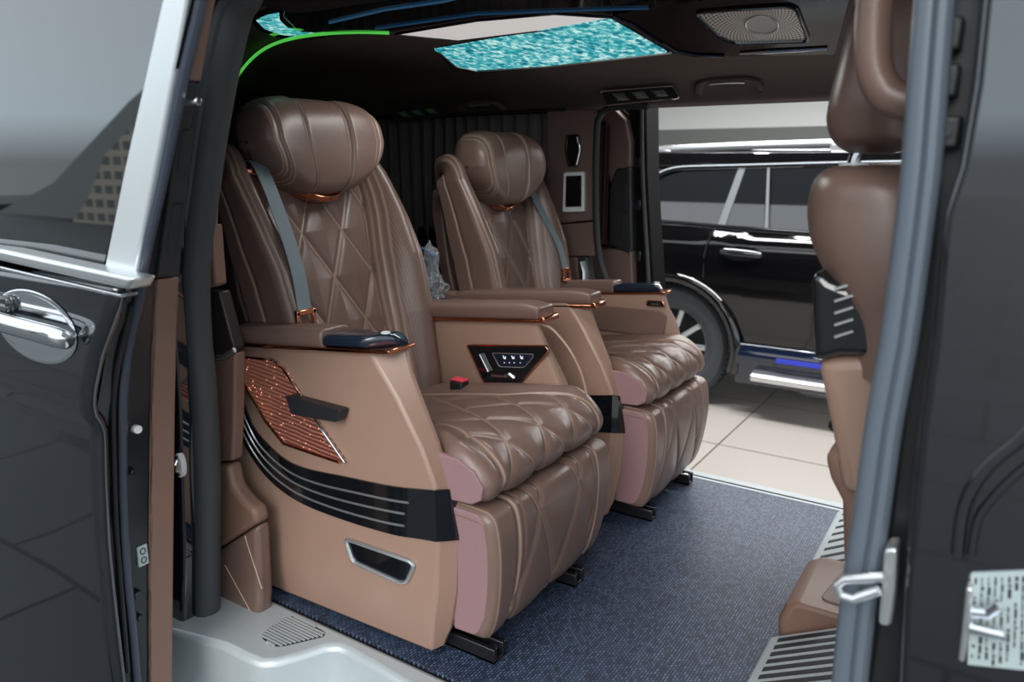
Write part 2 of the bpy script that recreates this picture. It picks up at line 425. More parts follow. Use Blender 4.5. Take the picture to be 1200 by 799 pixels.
            B(MB().tube([(p[0], -HW-0.004, p[1]) for p in frp], (0.0045, 0.0045), 8, closed=True), 'pocket_rim', SATIN, pk)
    # ---------------- armrests
    def armrest(y0, y1, x0, x1, zb0, zb1, hgt, name, mat, nose=0.0, cut=0.0):
        rings = []
        N = 14
        for i in range(N+1):
            t = i/N; x = x0+(x1-x0)*t; zb = zb0+(zb1-zb0)*t
            k = 1-0.75*max(0, (t-0.86)/0.14)**2.2*nose; k0 = 1-0.5*max(0, (0.12-t)/0.12)**2
            h = hgt*k*k0; r = min(0.016, h*0.45); ring = []
            ya_ = y0+cut*(y1-y0)*max(0, (t-0.66)/0.34)**1.6
            pts = [(ya_, zb), (ya_, zb+h), (y1, zb+h), (y1, zb)]
            for p in rpoly(pts, r, 4): ring.append((x, p[0], p[1]))
            rings.append(ring)
        return B(MB().loft(rings), name, mat, bev=0.004, angle=40)
    fud[0] = not near
    a1 = armrest(-HW-0.016, -HW+0.066, -1.47, -1.135, 0.602, 0.632, 0.040, 'armrest_pad', LEA)
    a2 = armrest(-HW-0.012, -HW+0.062, -1.145, -0.972, 0.636, 0.651, 0.026, 'touch_pad', PIANO, nose=0.8, cut=0.75); lab(a2, 'glossy blue-black touch pad')
    a2.data.materials[0] = plain('touch_pad_gloss', (0.012, 0.02, 0.035), 0.14, coat=0.6)
    nb = MB(); cx_, cy_, r_ = -0.998, -HW+0.026, 0.008
    nb.tube([(cx_+r_*math.cos(q*math.pi/8), cy_+r_*math.sin(q*math.pi/8), 0.676) for q in range(16)], 0.0016, 6, closed=True); B(nb, 'button_ring', WHITEP, a2)
    cs = MB(); cs.loft([[(x, -HW-0.014, z), (x, -HW-0.014, z+0.008), (x, -HW+0.062, z+0.008), (x, -HW+0.062, z)] for x, z in ((-1.47, 0.596), (-1.2, 0.6215), (-0.97, 0.6445), (-0.955, 0.646))])
    B(cs, 'copper_strip', COPPER, bev=0.002)
    fud[0] = False
    ia = armrest(HW-0.078, HW+0.002, -1.42, -0.935, 0.580, 0.626, 0.042, 'armrest_pad', LEA, nose=0.35)
    cs = MB(); cs.loft([[(x, HW-0.074, z), (x, HW-0.074, z+0.008), (x, HW, z+0.008), (x, HW, z)] for x, z in ((-1.42, 0.574), (-1.2, 0.595), (-0.93, 0.620))])
    B(cs, 'copper_strip', COPPER, bev=0.002)
    B(MB().box(-0.937, -0.918, HW-0.074, HW, 0.619, 0.634), 'armrest_tip', COPPER, bev=0.004)
    # ---------------- inner face extras
    if near:
        cp = XZ([(549, 403.5), (641, 404.5), (645, 410), (611, 448.5), (569, 447.5)], 1.563)
        y_ = HW-0.059
        pan = B(MB().prism(rpoly(cp, 0.008, 4), 1, y_-0.006, y_+0.004), 'control_panel', PIANO); lab(pan, 'glossy black control panel with copper rim')
        B(MB().tube([(p[0], y_-0.006, p[1]) for p in rpoly(cp, 0.008, 4)], 0.0022, 8, closed=True), 'panel_rim', COPPER, pan)
        q = XZ([(566, 414), (576, 434)], 1.563); q2 = XZ([(580, 438.5), (595, 439.5)], 1.563)
        B(MB().tube([(q[0][0], y_-0.010, q[0][1]), (q[1][0], y_-0.010, q[1][1])], (0.005, 0.006), 10), 'backrest_switch', CHROME, pan)
        B(MB().tube([(q2[0][0], y_-0.010, q2[0][1]), (q2[1][0], y_-0.010, q2[1][1])], (0.005, 0.006), 10), 'seat_switch', CHROME, pan)
        q3 = XZ([(600, 437), (606, 442)], 1.563)
        B(MB().tube([(q3[0][0], y_-0.010, q3[0][1]), (q3[1][0], y_-0.010, q3[1][1])], (0.006, 0.006), 10), 'footrest_switch', CHROME, pan)
        dp = rpoly(XZ([(579.5, 412.5), (627, 414), (627.5, 417), (617, 429.5), (588, 428.5)], 1.563), 0.006, 3)
        dsp = B(MB().prism(dp, 1, y_-0.009, y_-0.004), 'touch_display', plain('display_blue_black', (0.01, 0.014, 0.03), 0.12, coat=0.5), pan)
        B(MB().tube([(p[0], y_-0.009, p[1]) for p in dp], 0.0013, 6, closed=True), 'display_rim', SATIN, pan)
        sp3 = [(p_[0], y_-0.001, p_[1]) for p_ in XZ([(560, 372), (600, 374.5), (624, 377), (644, 383), (658, 396), (671, 414), (682, 437), (688, 461)], 1.563)]
        B(MB().tube(smooth_path(sp3, 5), 0.0035, 8), 'edge_piping', PANEL)
        ic = MB()
        for u in (593.5, 603.5, 613.5):
            for a_, b_ in (((u-1, 415.5), (u, 418.8)), ((u, 418.8), (u+2.2, 419)), ((u+2, 416.5), (u+1.2, 418))):
                (xa, za), (xb, zb) = XZ([a_, b_], 1.563); ic.tube([(xa, y_-0.0095, za), (xb, y_-0.0095, zb)], 0.0013, 6)
        for u in (594, 600, 605.5, 612.5):
            (xa, za), = XZ([(u, 423.8)], 1.563); ic.tube([(xa-0.001, y_-0.0095, za), (xa+0.001, y_-0.0095, za)], 0.0012, 6)
        B(ic, 'display_icons', emis('icon_white', (0.8, 0.85, 0.9), 0.7), pan)
    else:
        fud[0] = True; y_ = -HW+0.059
        ip = rpoly([(-1.30, 0.46), (-0.93, 0.46), (-0.95, 0.57), (-0.97, 0.585), (-1.30, 0.575)], 0.02, 4)
        B(MB().prism(ip, 1, y_-0.004, y_+0.005), 'door_side_pad', LEA, bev=0.003)
        hp = rpoly([(-1.02, 0.600), (-0.955, 0.603), (-0.962, 0.622), (-1.015, 0.620)], 0.006, 3)
        hh = B(MB().prism(hp, 1, y_-0.004, y_+0.004), 'release_plate', PIANO)
        B(MB().tube([(p[0], y_+0.004, p[1]) for p in hp], 0.0022, 8, closed=True), 'plate_rim', COPPER, hh)
        B(MB().tube([(-1.0, y_+0.006, 0.611), (-0.975, y_+0.006, 0.612)], (0.004, 0.004), 8), 'release_lever', CHROME, hh)
    fud[0] = False
    # ---------------- cushion
    prof = smooth_path([(-1.36, 0.36), (-1.30, 0.395), (-1.15, 0.425), (-1.0, 0.450), (-0.90, 0.462), (-0.83, 0.460), (-0.785, 0.440), (-0.762, 0.405), (-0.770, 0.372), (-0.80, 0.358), (-0.88, 0.352)], 20)
    prof = np.array(prof); seg = np.r_[0, np.cumsum(np.hypot(*np.diff(prof, axis=0).T))]
    nu, nv = 320, 300
    sv = np.linspace(0, seg[-1], nv); px = np.interp(sv, seg, prof[:, 0]); pz = np.interp(sv, seg, prof[:, 1])
    tx = np.gradient(px); tz = np.gradient(pz); ln = np.hypot(tx, tz); nx, nz = -tz/ln, tx/ln
    hw = 0.226+0.026*sst(-0.90, -0.845, px)
    t = np.linspace(-1, 1, nu)[:, None]
    y = t*hw[None, :]*1.0; Sx = np.broadcast_to(sv[None, :], y.shape)
    ed = hw[None, :]-np.abs(y)                                   # distance to edge
    roll = np.where(ed < 0.035, 0.035-np.sqrt(np.maximum(0, 0.035**2-(0.035-ed)**2)), 0)
    sL = seg[-1]; s_nose = np.interp(-0.80, px[:np.argmax(px)], sv[:np.argmax(px)])
    yb = 0.125+0.075*sst(s_nose-0.2, s_nose+0.02, Sx)            # border seam
    dseam = np.abs(np.abs(y)-yb); ins = np.abs(y) < yb
    fan = diam(y, Sx+0.35*y*y, 0.125, 0.21, 0.0, s_nose)
    dq = np.where(ins, fan, 9)
    dep = -0.005*gv(dseam, 0.007)-0.0045*gv(dq, 0.008)*ins+0.004*sst(0, 0.02, yb-np.abs(y))*(1-gv(dq, 0.03))
    dep += 0.012*sst(0, 0.05, np.abs(y)-yb)*(1-sst(s_nose-0.05, s_nose+0.03, Sx))
    dep -= roll
    X = px[None, :]+nx[None, :]*dep; Z = pz[None, :]+nz[None, :]*dep
    stc = np.maximum(np.where(ins, stm(dq), 0), np.maximum(stm(dseam-0.007), 0))*0.55
    pf = ((np.abs(y) > yb+0.008) & (ed > 0.03) & (Sx < s_nose-0.05)).astype(float)*0.8+ins*0.55
    V = T(np.stack([X, y, Z], -1))
    A = dict(stitch=(stc+0*y).ravel(), perf=(pf+0*y).ravel(), puv=np.stack([y, Sx, 0*y], -1).reshape(-1, 3))
    cu = mk('cushion', V, gridfaces(nu, nv), LEA, R, attrs=A, angle=80)
    # suede side gussets of cushion front
    for side in (-1, 1):
        pts = [(-0.90, 0.356), (-0.80, 0.362), (-0.779, 0.375), (-0.774, 0.40), (-0.795, 0.430), (-0.835, 0.448), (-0.90, 0.45)]
        B(MB().prism(pts, 1, side*0.240, side*0.2535), 'suede_side', SUEDE, bev=0.003)
    # ---------------- footrest
    prof = np.array(smooth_path([(-0.88, 0.353), (-0.80, 0.350), (-0.768, 0.345), (-0.752, 0.325), (-0.744, 0.27), (-0.747, 0.20), (-0.760, 0.12), (-0.778, 0.072), (-0.80, 0.058), (-0.87, 0.060)], 24))
    seg = np.r_[0, np.cumsum(np.hypot(*np.diff(prof, axis=0).T))]
    nu, nv = 320, 200
    sv = np.linspace(0, seg[-1], nv); px = np.interp(sv, seg, prof[:, 0]); pz = np.interp(sv, seg, prof[:, 1])
    tx = np.gradient(px); tz = np.gradient(pz); ln = np.hypot(tx, tz); nx, nz = -tz/ln, tx/ln
    hwf = 0.238+0.014*sst(0.06, 0.30, pz)
    y = np.linspace(-1, 1, nu)[:, None]*hwf[None, :]; Sx = np.broadcast_to(sv[None, :], y.shape); PZ = np.broadcast_to(pz[None, :], y.shape)
    ed = hwf[None, :]-np.abs(y); roll = np.where(ed < 0.022, 0.022-np.sqrt(np.maximum(0, 0.022**2-(0.022-ed)**2)), 0)
    yb = 0.172; dseam = np.abs(np.abs(y)-yb); ins = np.abs(y) < yb
    dq = diam(y, PZ, 0.172, 0.40, 0.0, 0.10); dq = np.where(ins, dq, 9)
    dse2 = np.abs(np.abs(y)-yb+0.02)
    dep = -0.005*gv(dseam, 0.006)-0.003*gv(dse2, 0.005)-0.005*gv(dq, 0.008)+0.003*sst(0, 0.02, yb-np.abs(y))*(1-gv(dq, 0.03))-roll
    X = px[None, :]+nx[None, :]*dep; Z = pz[None, :]+nz[None, :]*dep
    stc = np.maximum(stm(dq), np.maximum(stm(dseam-0.006), stm(ed, 0.014)))*0.55
    A = dict(stitch=stc.ravel(), perf=(ins*0.45*np.ones_like(y)).ravel(), puv=np.stack([y, Sx, 0*y], -1).reshape(-1, 3))
    mk('footrest', T(np.stack([X, y, Z], -1)), gridfaces(nu, nv), LEA, R, attrs=A, angle=80)
    for side in (-1, 1):
        pts = [(-0.875, 0.345), (-0.79, 0.343), (-0.772, 0.328), (-0.764, 0.27), (-0.767, 0.20), (-0.780, 0.12), (-0.797, 0.080), (-0.81, 0.068), (-0.86, 0.066)]
        f = MB(); n = len(pts)
        def yo(z): return 0.237+0.014*float(sst(0.06, 0.30, np.array(z)))+0.001
        v = [(p[0], side*yo(p[1]), p[1]) for p in pts]+[(p[0], side*(yo(p[1])-0.012), p[1]) for p in pts]
        f.add(v, [tuple(range(n)), tuple(range(2*n-1, n-1, -1))]+[(i, i+n, (i+1) % n+n, (i+1) % n) for i in range(n)])
        B(f, 'suede_side', SUEDE, bev=0.003)
    # ---------------- backrest
    nu, nv = 440, 300
    base = np.array(smooth_path([(-1.275, 0.36), (-1.30, 0.42), (-1.335, 0.52), (-1.385, 0.68), (-1.430, 0.82), (-1.468, 0.93), (-1.490, 0.985), (-1.515, 1.005), (-1.55, 1.005), (-1.59, 0.985)], 24))
    seg = np.r_[0, np.cumsum(np.hypot(*np.diff(base, axis=0).T))]
    sv = np.linspace(0, seg[-1], nv); px = np.interp(sv, seg, base[:, 0]); pz = np.interp(sv, seg, base[:, 1])
    tx = np.gradient(px); tz = np.gradient(pz); ln = np.hypot(tx, tz); nx, nz = tz/ln, -tx/ln     # forward normal
    s_top = np.interp(0.985, pz[:np.argmax(pz)], sv[:np.argmax(pz)])
    tt = np.linspace(-1.45, 1.45, nu)[:, None]
    w = np.interp(sv, [0, 0.06, 0.20, 0.35, 0.48, s_top-0.03, s_top, seg[-1]], [0.226, 0.230, 0.238, 0.247, 0.252, 0.250, 0.238, 0.18])[None, :]
    fr = np.clip(np.abs(tt), 0, 1)
    sg = np.sign(tt)
    over = np.clip(np.abs(tt)-1, 0, 0.45)/0.45                   # 0..1 down the side
    Sx = np.broadcast_to(sv[None, :], (nu, nv))
    ya = fr*w                                                   # |y|
    ybs = np.interp(sv, [0, 0.15, 0.30, 0.42, 0.52, 0.58, seg[-1]], [0.118, 0.120, 0.128, 0.142, 0.164, 0.172, 0.175])[None, :]
    amp = np.interp(sv, [0, 0.08, 0.25, 0.40, 0.52, s_top-0.05, s_top+0.01, seg[-1]], [0.05, 0.07, 0.095, 0.100, 0.080, 0.060, 0.044, 0.026])[None, :]
    q = np.clip((ya-ybs)/np.maximum(w-ybs, 0.02), 0, 1)
    hump = amp*np.sin(np.clip(q*1.5, 0, 1)*math.pi/2)
    edge = np.maximum(0, (fr-0.84)/0.16)
    rollr = 0.028*(1-np.sqrt(np.maximum(0, 1-edge**2)))
    dseam = np.abs(ya-ybs); ins = (ya < ybs) & (Sx < s_top-0.02)
    dq = np.where(ya < ybs+0.004, diam(ya*sg, Sx, 0.132, 0.235, 0.066, 0.03), 9)
    yw = ybs+0.020; dw = np.abs(ya-yw)
    yw2 = ybs+(w-ybs)*0.86; dw2 = np.abs(ya-yw2)
    dep = hump-rollr-0.006*gv(dseam, 0.006)-0.005*gv(dq, 0.008)+0.006*sst(0, 0.02, ybs-ya)*sst(s_top-0.01, s_top-0.05, Sx)*(1-gv(dq, 0.035))-0.004*gv(dw, 0.006)*(amp > 0.012)-0.003*gv(dw2, 0.005)
    dep = dep-0.12*over*(1-0.45*sst(s_top-0.30, s_top+0.05, Sx))
    y = sg*(ya-0.004*over)
    dsd = np.abs(over-0.55)*0.11
    dep_y = 0.004*gv(dsd, 0.006)*(over > 0.01)
    y = y-sg*dep_y
    X = px[None, :]+nx[None, :]*dep; Z = pz[None, :]+nz[None, :]*dep
    stc = nmax([np.where(ins, stm(dq), 0), stm(dseam-0.006)*(over < 0.01), stm(dw-0.006)*(amp > 0.012)*(over < .01), stm(dw2-0.005)*(over < .01), stm(dsd-0.005)*(over > 0.02)])*0.55
    pf = np.where(over < 0.01, np.where(ins, 0.5, ((ya > yw+0.006) & (ya < yw2) & (amp > 0.03))*1.0), 0)
    A = dict(stitch=(stc+0*y).ravel(), perf=(pf+0*y).ravel(), puv=np.stack([y, Sx, 0*y], -1).reshape(-1, 3))
    mk('backrest', TB(np.stack([X, y, Z], -1)), gridfaces(nu, nv), LEA, R, attrs=A, angle=80)
    # hard rear shell of the backrest
    rings = []
    for z, x, w_ in ((0.34, -1.36, 0.21), (0.5, -1.42, 0.222), (0.7, -1.48, 0.228), (0.86, -1.525, 0.215), (0.92, -1.55, 0.18), (0.94, -1.56, 0.14)):
        rings.append([(x, -w_, z), (x-0.05, -w_*0.93, z), (x-0.06, 0, z), (x-0.05, w_*0.93, z), (x, w_, z)])
    BB(MB().loft(rings), 'rear_shell', TRIMD, bev=0.006)
    bsurf = (y.copy(), over.copy())
    hold = (sv, px, pz, nx, nz, dep, s_top)
    # ---------------- headrest
    nu, nv = 260, 200
    tt = np.linspace(-1, 1, nu)[:, None]; th = np.linspace(0, 2*math.pi, nv)[None, :]
    k = np.maximum(1e-9, 1-np.abs(tt)**4.6)**(1/2.8)
    hw_ = 0.200
    up = 0.108*k*(1-0.10*tt**2); dn = 0.125*k*(1-0.34*tt**2); fx = (0.078+0.012*tt**2)*k; bx = 0.075*k
    cs, sn = np.cos(th), np.sin(th)
    e = 0.68
    cx_ = np.sign(cs)*np.abs(cs)**e; sz_ = np.sign(sn)*np.abs(sn)**e
    X = np.where(cs > 0, fx, bx)*cx_; Z = np.where(sn > 0, up, dn)*sz_
    y = tt*hw_+0*th
    fwd = 0.022*np.abs(tt)**2.2
    X = X+fwd
    lean = 0.20
    zz = Z
    side_in = 0.30*np.clip(-Z/0.12, 0, 1)
    y = y*(1-side_in*0.9)
    ds = []
    for t0, bend in ((0.34, 0.0), (0.80, 0.0)):
        ds.append(np.abs(np.abs(tt)-t0)*hw_+0*th)
    d1, d2 = ds
    front = (cs > -0.45)
    fsm = sst(-0.6, -0.2, cs)
    grow = -0.006*gv(d1, 0.006)*fsm-0.004*gv(d2, 0.006)+0.004*sst(0.30, 0.42, np.abs(tt))*fsm
    nrmx, nrmz = cs, sn
    X = X+nrmx*grow; Z = zz+nrmz*grow
    hc = np.array([-1.468, 0, 1.040+head_dz])
    Xr = X*math.cos(lean)-Z*math.sin(lean)*0.9; Zr = Z*math.cos(lean)+X*math.sin(lean)*0.45
    stc = nmax([stm(d1-0.006)*front, stm(d2-0.005), stm(d2-0.013)])*0.55
    A = dict(stitch=(stc+0*th).ravel(), perf=np.zeros(nu*nv), puv=np.zeros((nu*nv, 3)))
    mk('headrest', TB(np.stack([Xr+hc[0], y, Zr+hc[2]], -1)), gridfaces(nu, nv), LEA, R, attrs=A, angle=80)
    # copper headrest cradle
    rings = []
    for i in range(13):
        a = -1+2*i/12; yv = a*0.082; zc = 0.905+head_dz+0.028*a*a; xo = -1.408-0.035*a*a
        rings.append([(xo, yv, zc), (xo+0.006, yv, zc+0.012), (xo-0.03, yv, zc+0.022), (xo-0.09, yv, zc+0.03), (xo-0.09, yv, zc+0.01), (xo-0.03, yv, zc-0.006)])
    BB(MB().loft(rings), 'headrest_cradle', COPPER, bev=0.002)
    # ---------------- belt
    yb_ = by
    y, over = bsurf; sv, px, pz, nx, nz, dep, s_top = hold
    cj = int(np.argmin(np.abs(sv-(s_top-0.01)))); near_ = (np.abs(y[:, cj]-yb_) < 0.03) & (over[:, 0] < 0.001); dj = dep[near_, cj].max()
    gx_, gz_ = px[cj]+nx[cj]*dj, pz[cj]+nz[cj]*dj
    gq = rpoly([(gx_-0.055, yb_-0.045), (gx_+0.012, yb_-0.036), (gx_+0.018, yb_+0.036), (gx_-0.05, yb_+0.045)], 0.018, 4)
    n_ = len(gq); gm = MB(); tl_ = lambda q, e: (q[0], q[1], gz_+0.001+e-max(0.0, q[0]-gx_+0.02)*0.75)
    gm.add([tl_(q, 0) for q in gq]+[tl_(q, 0.014) for q in gq], [tuple(range(n_)), tuple(range(2*n_-1, n_-1, -1))]+[(k_, k_+n_, (k_+1) % n_+n_, (k_+1) % n_) for k_ in range(n_)])
    g = BB(gm, 'belt_guide', COPPER, bev=0.004)
    pth = [(-1.515, yb_+0.006, 0.985), (-1.495, yb_+0.004, 0.990)]
    for j in (0, 9, 17, 23):
        sj = s_top-0.015-(s_top-0.315)*j/23; yj = yb_-bd*(j/23); cj = int(np.argmin(np.abs(sv-sj)))
        near_ = (np.abs(y[:, cj]-yj) < 0.026) & (over[:, 0] < 0.001)
        dj = dep[near_, cj].max()+0.009
        pth.append((px[cj]+nx[cj]*dj, yj, pz[cj]+nz[cj]*dj))
    bx_, by_, bz_ = pth[-1]
    pth = smooth_path(pth, 8)
    rings = []
    for i, p in enumerate(pth):
        p = np.array(p); a = np.array(pth[max(i-1, 0)]); b2 = np.array(pth[min(i+1, len(pth)-1)]); tg = b2-a; tg /= np.linalg.norm(tg)
        nn = np.cross(tg, [0, 1, 0]); nn /= np.linalg.norm(nn); h_ = 0.0185
        rings.append([p+np.array([0, -h_, 0])+nn*0.001, p+np.array([0, h_, 0])+nn*0.001, p+np.array([0, h_, 0])-nn*0.001, p+np.array([0, -h_, 0])-nn*0.001])
    bl = BB(MB().loft(rings), 'seat_belt', BELT, angle=40); lab(bl, 'blue-grey webbing belt')
    tb = MB()
    for dy0, dy1, z0, z1 in ((-0.027, -0.018, -0.030, 0.010), (0.018, 0.027, -0.030, 0.010), (-0.027, 0.027, 0.000, 0.012), (-0.027, 0.027, -0.034, -0.024)):
        tb.box(bx_-0.004, bx_+0.006, by_+dy0, by_+dy1, bz_+z0, bz_+z1)
    BB(tb, 'belt_tongue', COPPER, bev=0.002)
    # buckle
    bk = B(MB().box(-1.165, -1.125, 0.150, 0.182, 0.40, 0.452), 'belt_buckle', BLACKP, bev=0.004)
    B(MB().box(-1.163, -1.123, 0.152, 0.180, 0.4525, 0.458), 'buckle_button', REDB, bk, bev=0.002)
    # ---------------- base and rails
    B(MB().box(-1.40, -0.88, -0.175, 0.175, 0.05, 0.36), 'seat_base', BLACKP, bev=0.01)
    for yr in (-0.195, 0.150):
        rl = B(MB().box(-1.45, -0.775, yr-0.022, yr-0.010, 0.0, 0.034).box(-1.45, -0.775, yr+0.010, yr+0.022, 0.0, 0.034).box(-1.45, -0.775, yr-0.022, yr+0.022, 0.0, 0.008), 'rail', STEEL, bev=0.002)
        B(MB().tube([(-0.80, yr, 0.022), (-0.786, yr, 0.022)], 0.0085, 12), 'rail_bolt', CHROME, rl)
    return R

make_seat(1.335, 1, 0.0, 0.0, 0.0, 'brown quilted captain seat nearest the open door, with copper light panel on its side', True)
make_seat(2.035, -1, 0.015, 0.0, -0.035, 'farther brown quilted captain seat beside the opposite doorway, behind the nearest seat', False, rec=4.0, ys=0.87, ysb=0.95, bdz=-0.030, bdc=0.032, by=-0.158, bd=0.012)

# ================================================================== VAN FLOOR
S(mk('floor', *(lambda m: (m.v, m.f))(MB().box(-2.8, 0.7, 1.0, 2.30, -0.06, -0.008)), DARKI))
tag(MB().box(-2.7, 0.6, 1.036, 2.262, -0.0078, 0.0).build('floor_mat', MAT, bev=0.002), 'dark blue woven vinyl mat covering the cabin floor under both captain seats', 'mat')
# far sill and near step
S(MB().prism([(2.266, -0.004), (2.36, -0.02), (2.40, -0.06), (2.40, -0.14), (2.266, -0.14)], 0, -2.6, 0.6).build('trim_1', SILVER, bev=0.006))
st = root('entry_step', (-1.1, 0.95, -0.3), 'silver moulded entry step with slotted grille beside the nearest captain seat', 'step')
out = [(-1.55, 1.034), (0.6, 1.034), (0.6, 0.972)] + XY([(541, 838), (470, 799), (430, 775), (408, 762), (395, 757), (380, 758), (350, 768), (325, 775), (305, 776), (285, 768), (262, 756)], 0.0) + [(-1.55, 0.80)]
stp = MB().prism(out, 2, -0.30, 0.0).build('step_tread', SILVER, st, bev=0.014, seg=3)
MB().box(-1.6, 0.6, 0.72, 0.985, -0.33, -0.285).build('lower_step', SILVER, st, bev=0.01)
gp = XY([(306, 747), (312, 738), (338, 722), (350, 724), (381, 741), (380, 746), (330, 758), (318, 757)], 0.0)
gr = MB().prism(rpoly(gp, 0.01, 3), 2, -0.0005, 0.0012).build('grille', INK, st)
xs = [p[0] for p in gp]; sl = MB()
gpa = np.array(gp); yv0, yv1 = gpa[:, 1].min(), gpa[:, 1].max()
N = 13
for i in range(N):
    yv = yv0+(yv1-yv0)*(i+0.5)/N; cr_ = []
    for a, b2 in zip(gp, gp[1:]+gp[:1]):
        if (a[1]-yv)*(b2[1]-yv) < 0: cr_.append(a[0]+(b2[0]-a[0])*(yv-a[1])/(b2[1]-a[1]))
    if len(cr_) >= 2: sl.box(min(cr_)+0.002, max(cr_)-0.002, yv-0.0022, yv+0.0022, 0.0008, 0.003)
sl.build('grille_slats', SILVER, gr)

# ================================================================== VAN BODY / SETTING
# far side: lining above windows, ceiling
lin = [(2.45, 1.182), (2.43, 1.21), (2.40, 1.24), (2.33, 1.27), (2.22, 1.290), (2.14, 1.306), (2.14, 1.40), (2.60, 1.40), (2.60, 1.182)]
S(MB().prism(lin, 0, -2.8, 0.9).build('wall_left', HEADL, bev=0.01, seg=3))
S(MB().box(-2.8, 0.9, 0.80, 2.14, 1.302, 1.40).build('ceiling', HEADL))
S(MB().prism([(0.88, 1.40), (0.88, 1.32), (0.93, 1.29), (1.10, 1.285), (1.20, 1.30), (1.20, 1.40)], 0, -1.25, 0.9).build('trim_2', DARKI, bev=0.006))
S(MB().box(-2.9, -2.8, 0.8, 2.6, -0.3, 1.45).build('wall_rear', DARKI))
S(MB().box(-2.8, -1.42, 2.43, 2.56, -0.05, 0.74).build('trim_3', DARKI, bev=0.01))      # rear quarter lower lining
S(MB().box(-2.8, -1.40, 2.545, 2.56, 0.70, 1.25).build('window_1', GLASST))
# far C pillar trim
up_ = XZ([(640, 128), (696, 128), (697, 200), (698, 258), (655, 262), (640, 262)], 2.42)
S(MB().prism(up_, 1, 2.42, 2.45).build('trim_4', TRIMD, bev=0.008, seg=3))
S(MB().prism(XZ([(640, 263.5), (655, 263.5), (698, 259.5), (700, 300), (640, 302)], 2.42), 1, 2.42, 2.45).build('trim_5', TRIMD, bev=0.006))
S(MB().prism(XZ([(640, 303), (688, 301), (692, 330), (700, 360), (640, 360)], 2.41), 1, 2.41, 2.45).build('trim_6', SATIN if False else BLACKP, bev=0.006))
S(MB().tube([WY(u, v, 2.395) for u, v in ((683, 306), (686, 318), (686, 332))], (0.006, 0.02), 8).build('trim_7', SATIN))
S(MB().prism(XZ([(640, 302), (676, 302), (680, 345), (640, 345)], 2.40), 1, 2.40, 2.42).build('trim_8', TRIMD, bev=0.006))
# far aperture seal
S(MB().tube(smooth_path([WY(u, v, 2.42) for u, v in ((760, 124), (735, 124), (712, 128), (702, 138), (699, 160), (698, 220), (699, 270), (703, 305), (712, 335), (722, 370), (735, 470))], 6), 0.012, 10).build('trim_9', BLACKP))
# black body pillar of the far door aperture (front edge)
# lamps / screen on far pillar
t = root('reading_lamp', WY(671, 197, 2.41), 'small glossy black reading lamp with chrome edges high on the dark far pillar', 'lamp')
lp = rpoly(XZ([(664, 158), (678, 157), (680.5, 176), (676, 195), (666, 195.5), (662.5, 176)], 2.41), 0.008, 3)
MB().prism(lp, 1, 2.402, 2.424).build('lamp_body', PIANO, t, bev=0.004)
for pp in ([(664.5, 160), (663.5, 176), (667, 193)], [(677.5, 159), (679.3, 176), (675.5, 193)]):
    MB().tube([WY(u, v, 2.401) for u, v in pp], 0.003, 6).build('chrome_edge', CHROME, t)
t = root('wall_screen', WY(671, 249, 2.41), 'small dark touch screen in a worn white frame on the dark far pillar', 'screen')
fp = rpoly(XZ([(661, 202), (684.5, 201), (684.5, 248), (659.5, 248.5)], 2.41), 0.008, 4)
MB().prism(fp, 1, 2.405, 2.424).build('frame', WHITEP, t, bev=0.003)
MB().prism(rpoly(XZ([(663.8, 206), (681.5, 205.5), (681.5, 242), (663, 242.5)], 2.405), 0.003, 2), 1, 2.402, 2.407).build('screen', PIANO, t)

# curtain on far rear window
def curtain(name, x0, x1, y0, z0, z1, n, amp, mat, label, parent=None):
    nu, nv = n*12+1, 14; u = np.linspace(0, 1, nu)[:, None]; v = np.linspace(0, 1, nv)[None, :]
    ph = u*n*2*math.pi+0.8*np.sin(u*9)+0.25*np.sin(v*5+u*20)
    X = x0+(x1-x0)*u+0*v; Y = y0-amp*np.sin(ph)*(0.75+0.25*np.sin(v*3))-0.3*amp*np.sin(ph*2.1); Z = z0+(z1-z0)*v+0*u
    o = mk(name, np.stack([X, Y, Z], -1).reshape(-1, 3), gridfaces(nu, nv), mat, parent, angle=80)
    md = o.modifiers.new('s', 'SOLIDIFY'); md.thickness = 0.004
    if label: tag(o, label, 'curtain')
    return o
curtain('curtain', -2.78, -1.40, 2.436, 0.68, 1.168, 24, 0.012, CURT, 'black pleated window curtain behind the farther captain seat')
S(MB().tube([(-2.79, 2.42, 1.178), (-1.36, 2.42, 1.178)], 0.006, 8).build('trim_10', BLACKP))

# ceiling fittings
def HP(u, v, p0, n):
    d = FW + RT*(u-CX)/F - UP*(v-CY)/F; n = np.array(n); return CAM+d*(((np.array(p0)-CAM)@n)/(d@n))
TN = (0.0, -math.sin(math.radians(24)), -math.cos(math.radians(24)))
A_, B_ = np.array(WZ(508, 57, 1.2995)), np.array(WZ(714, 21, 1.2995)); d_ = (B_-A_)/np.linalg.norm(B_-A_); e_ = np.array([-d_[1], d_[0], 0.0])
e_ = e_*math.cos(math.radians(12))+np.array([0, 0, -1.0])*math.sin(math.radians(12)); TN2 = tuple(-np.cross(d_, e_))
def pod(px, p0, name, mat, parent, off=0.0, th=None, r=0.01, TN=TN, **k):
    pts = [np.array(q) for q in [HP(u, v, p0, TN) for u, v in px]]
    pts = [np.array(q) for q in rpoly([tuple(q) for q in pts], r, 4)]
    nrm = np.array(TN); lo_ = [q+nrm*off for q in pts]
    hi_ = [np.array([q[0], q[1], 1.304]) if th is None else q+nrm*(off-th) for q in pts]
    n = len(lo_); return mk(name, lo_+hi_, [tuple(range(n)), tuple(range(2*n-1, n-1, -1))]+[(i, i+n, (i+1) % n+n, (i+1) % n) for i in range(n)], mat, parent, **k)
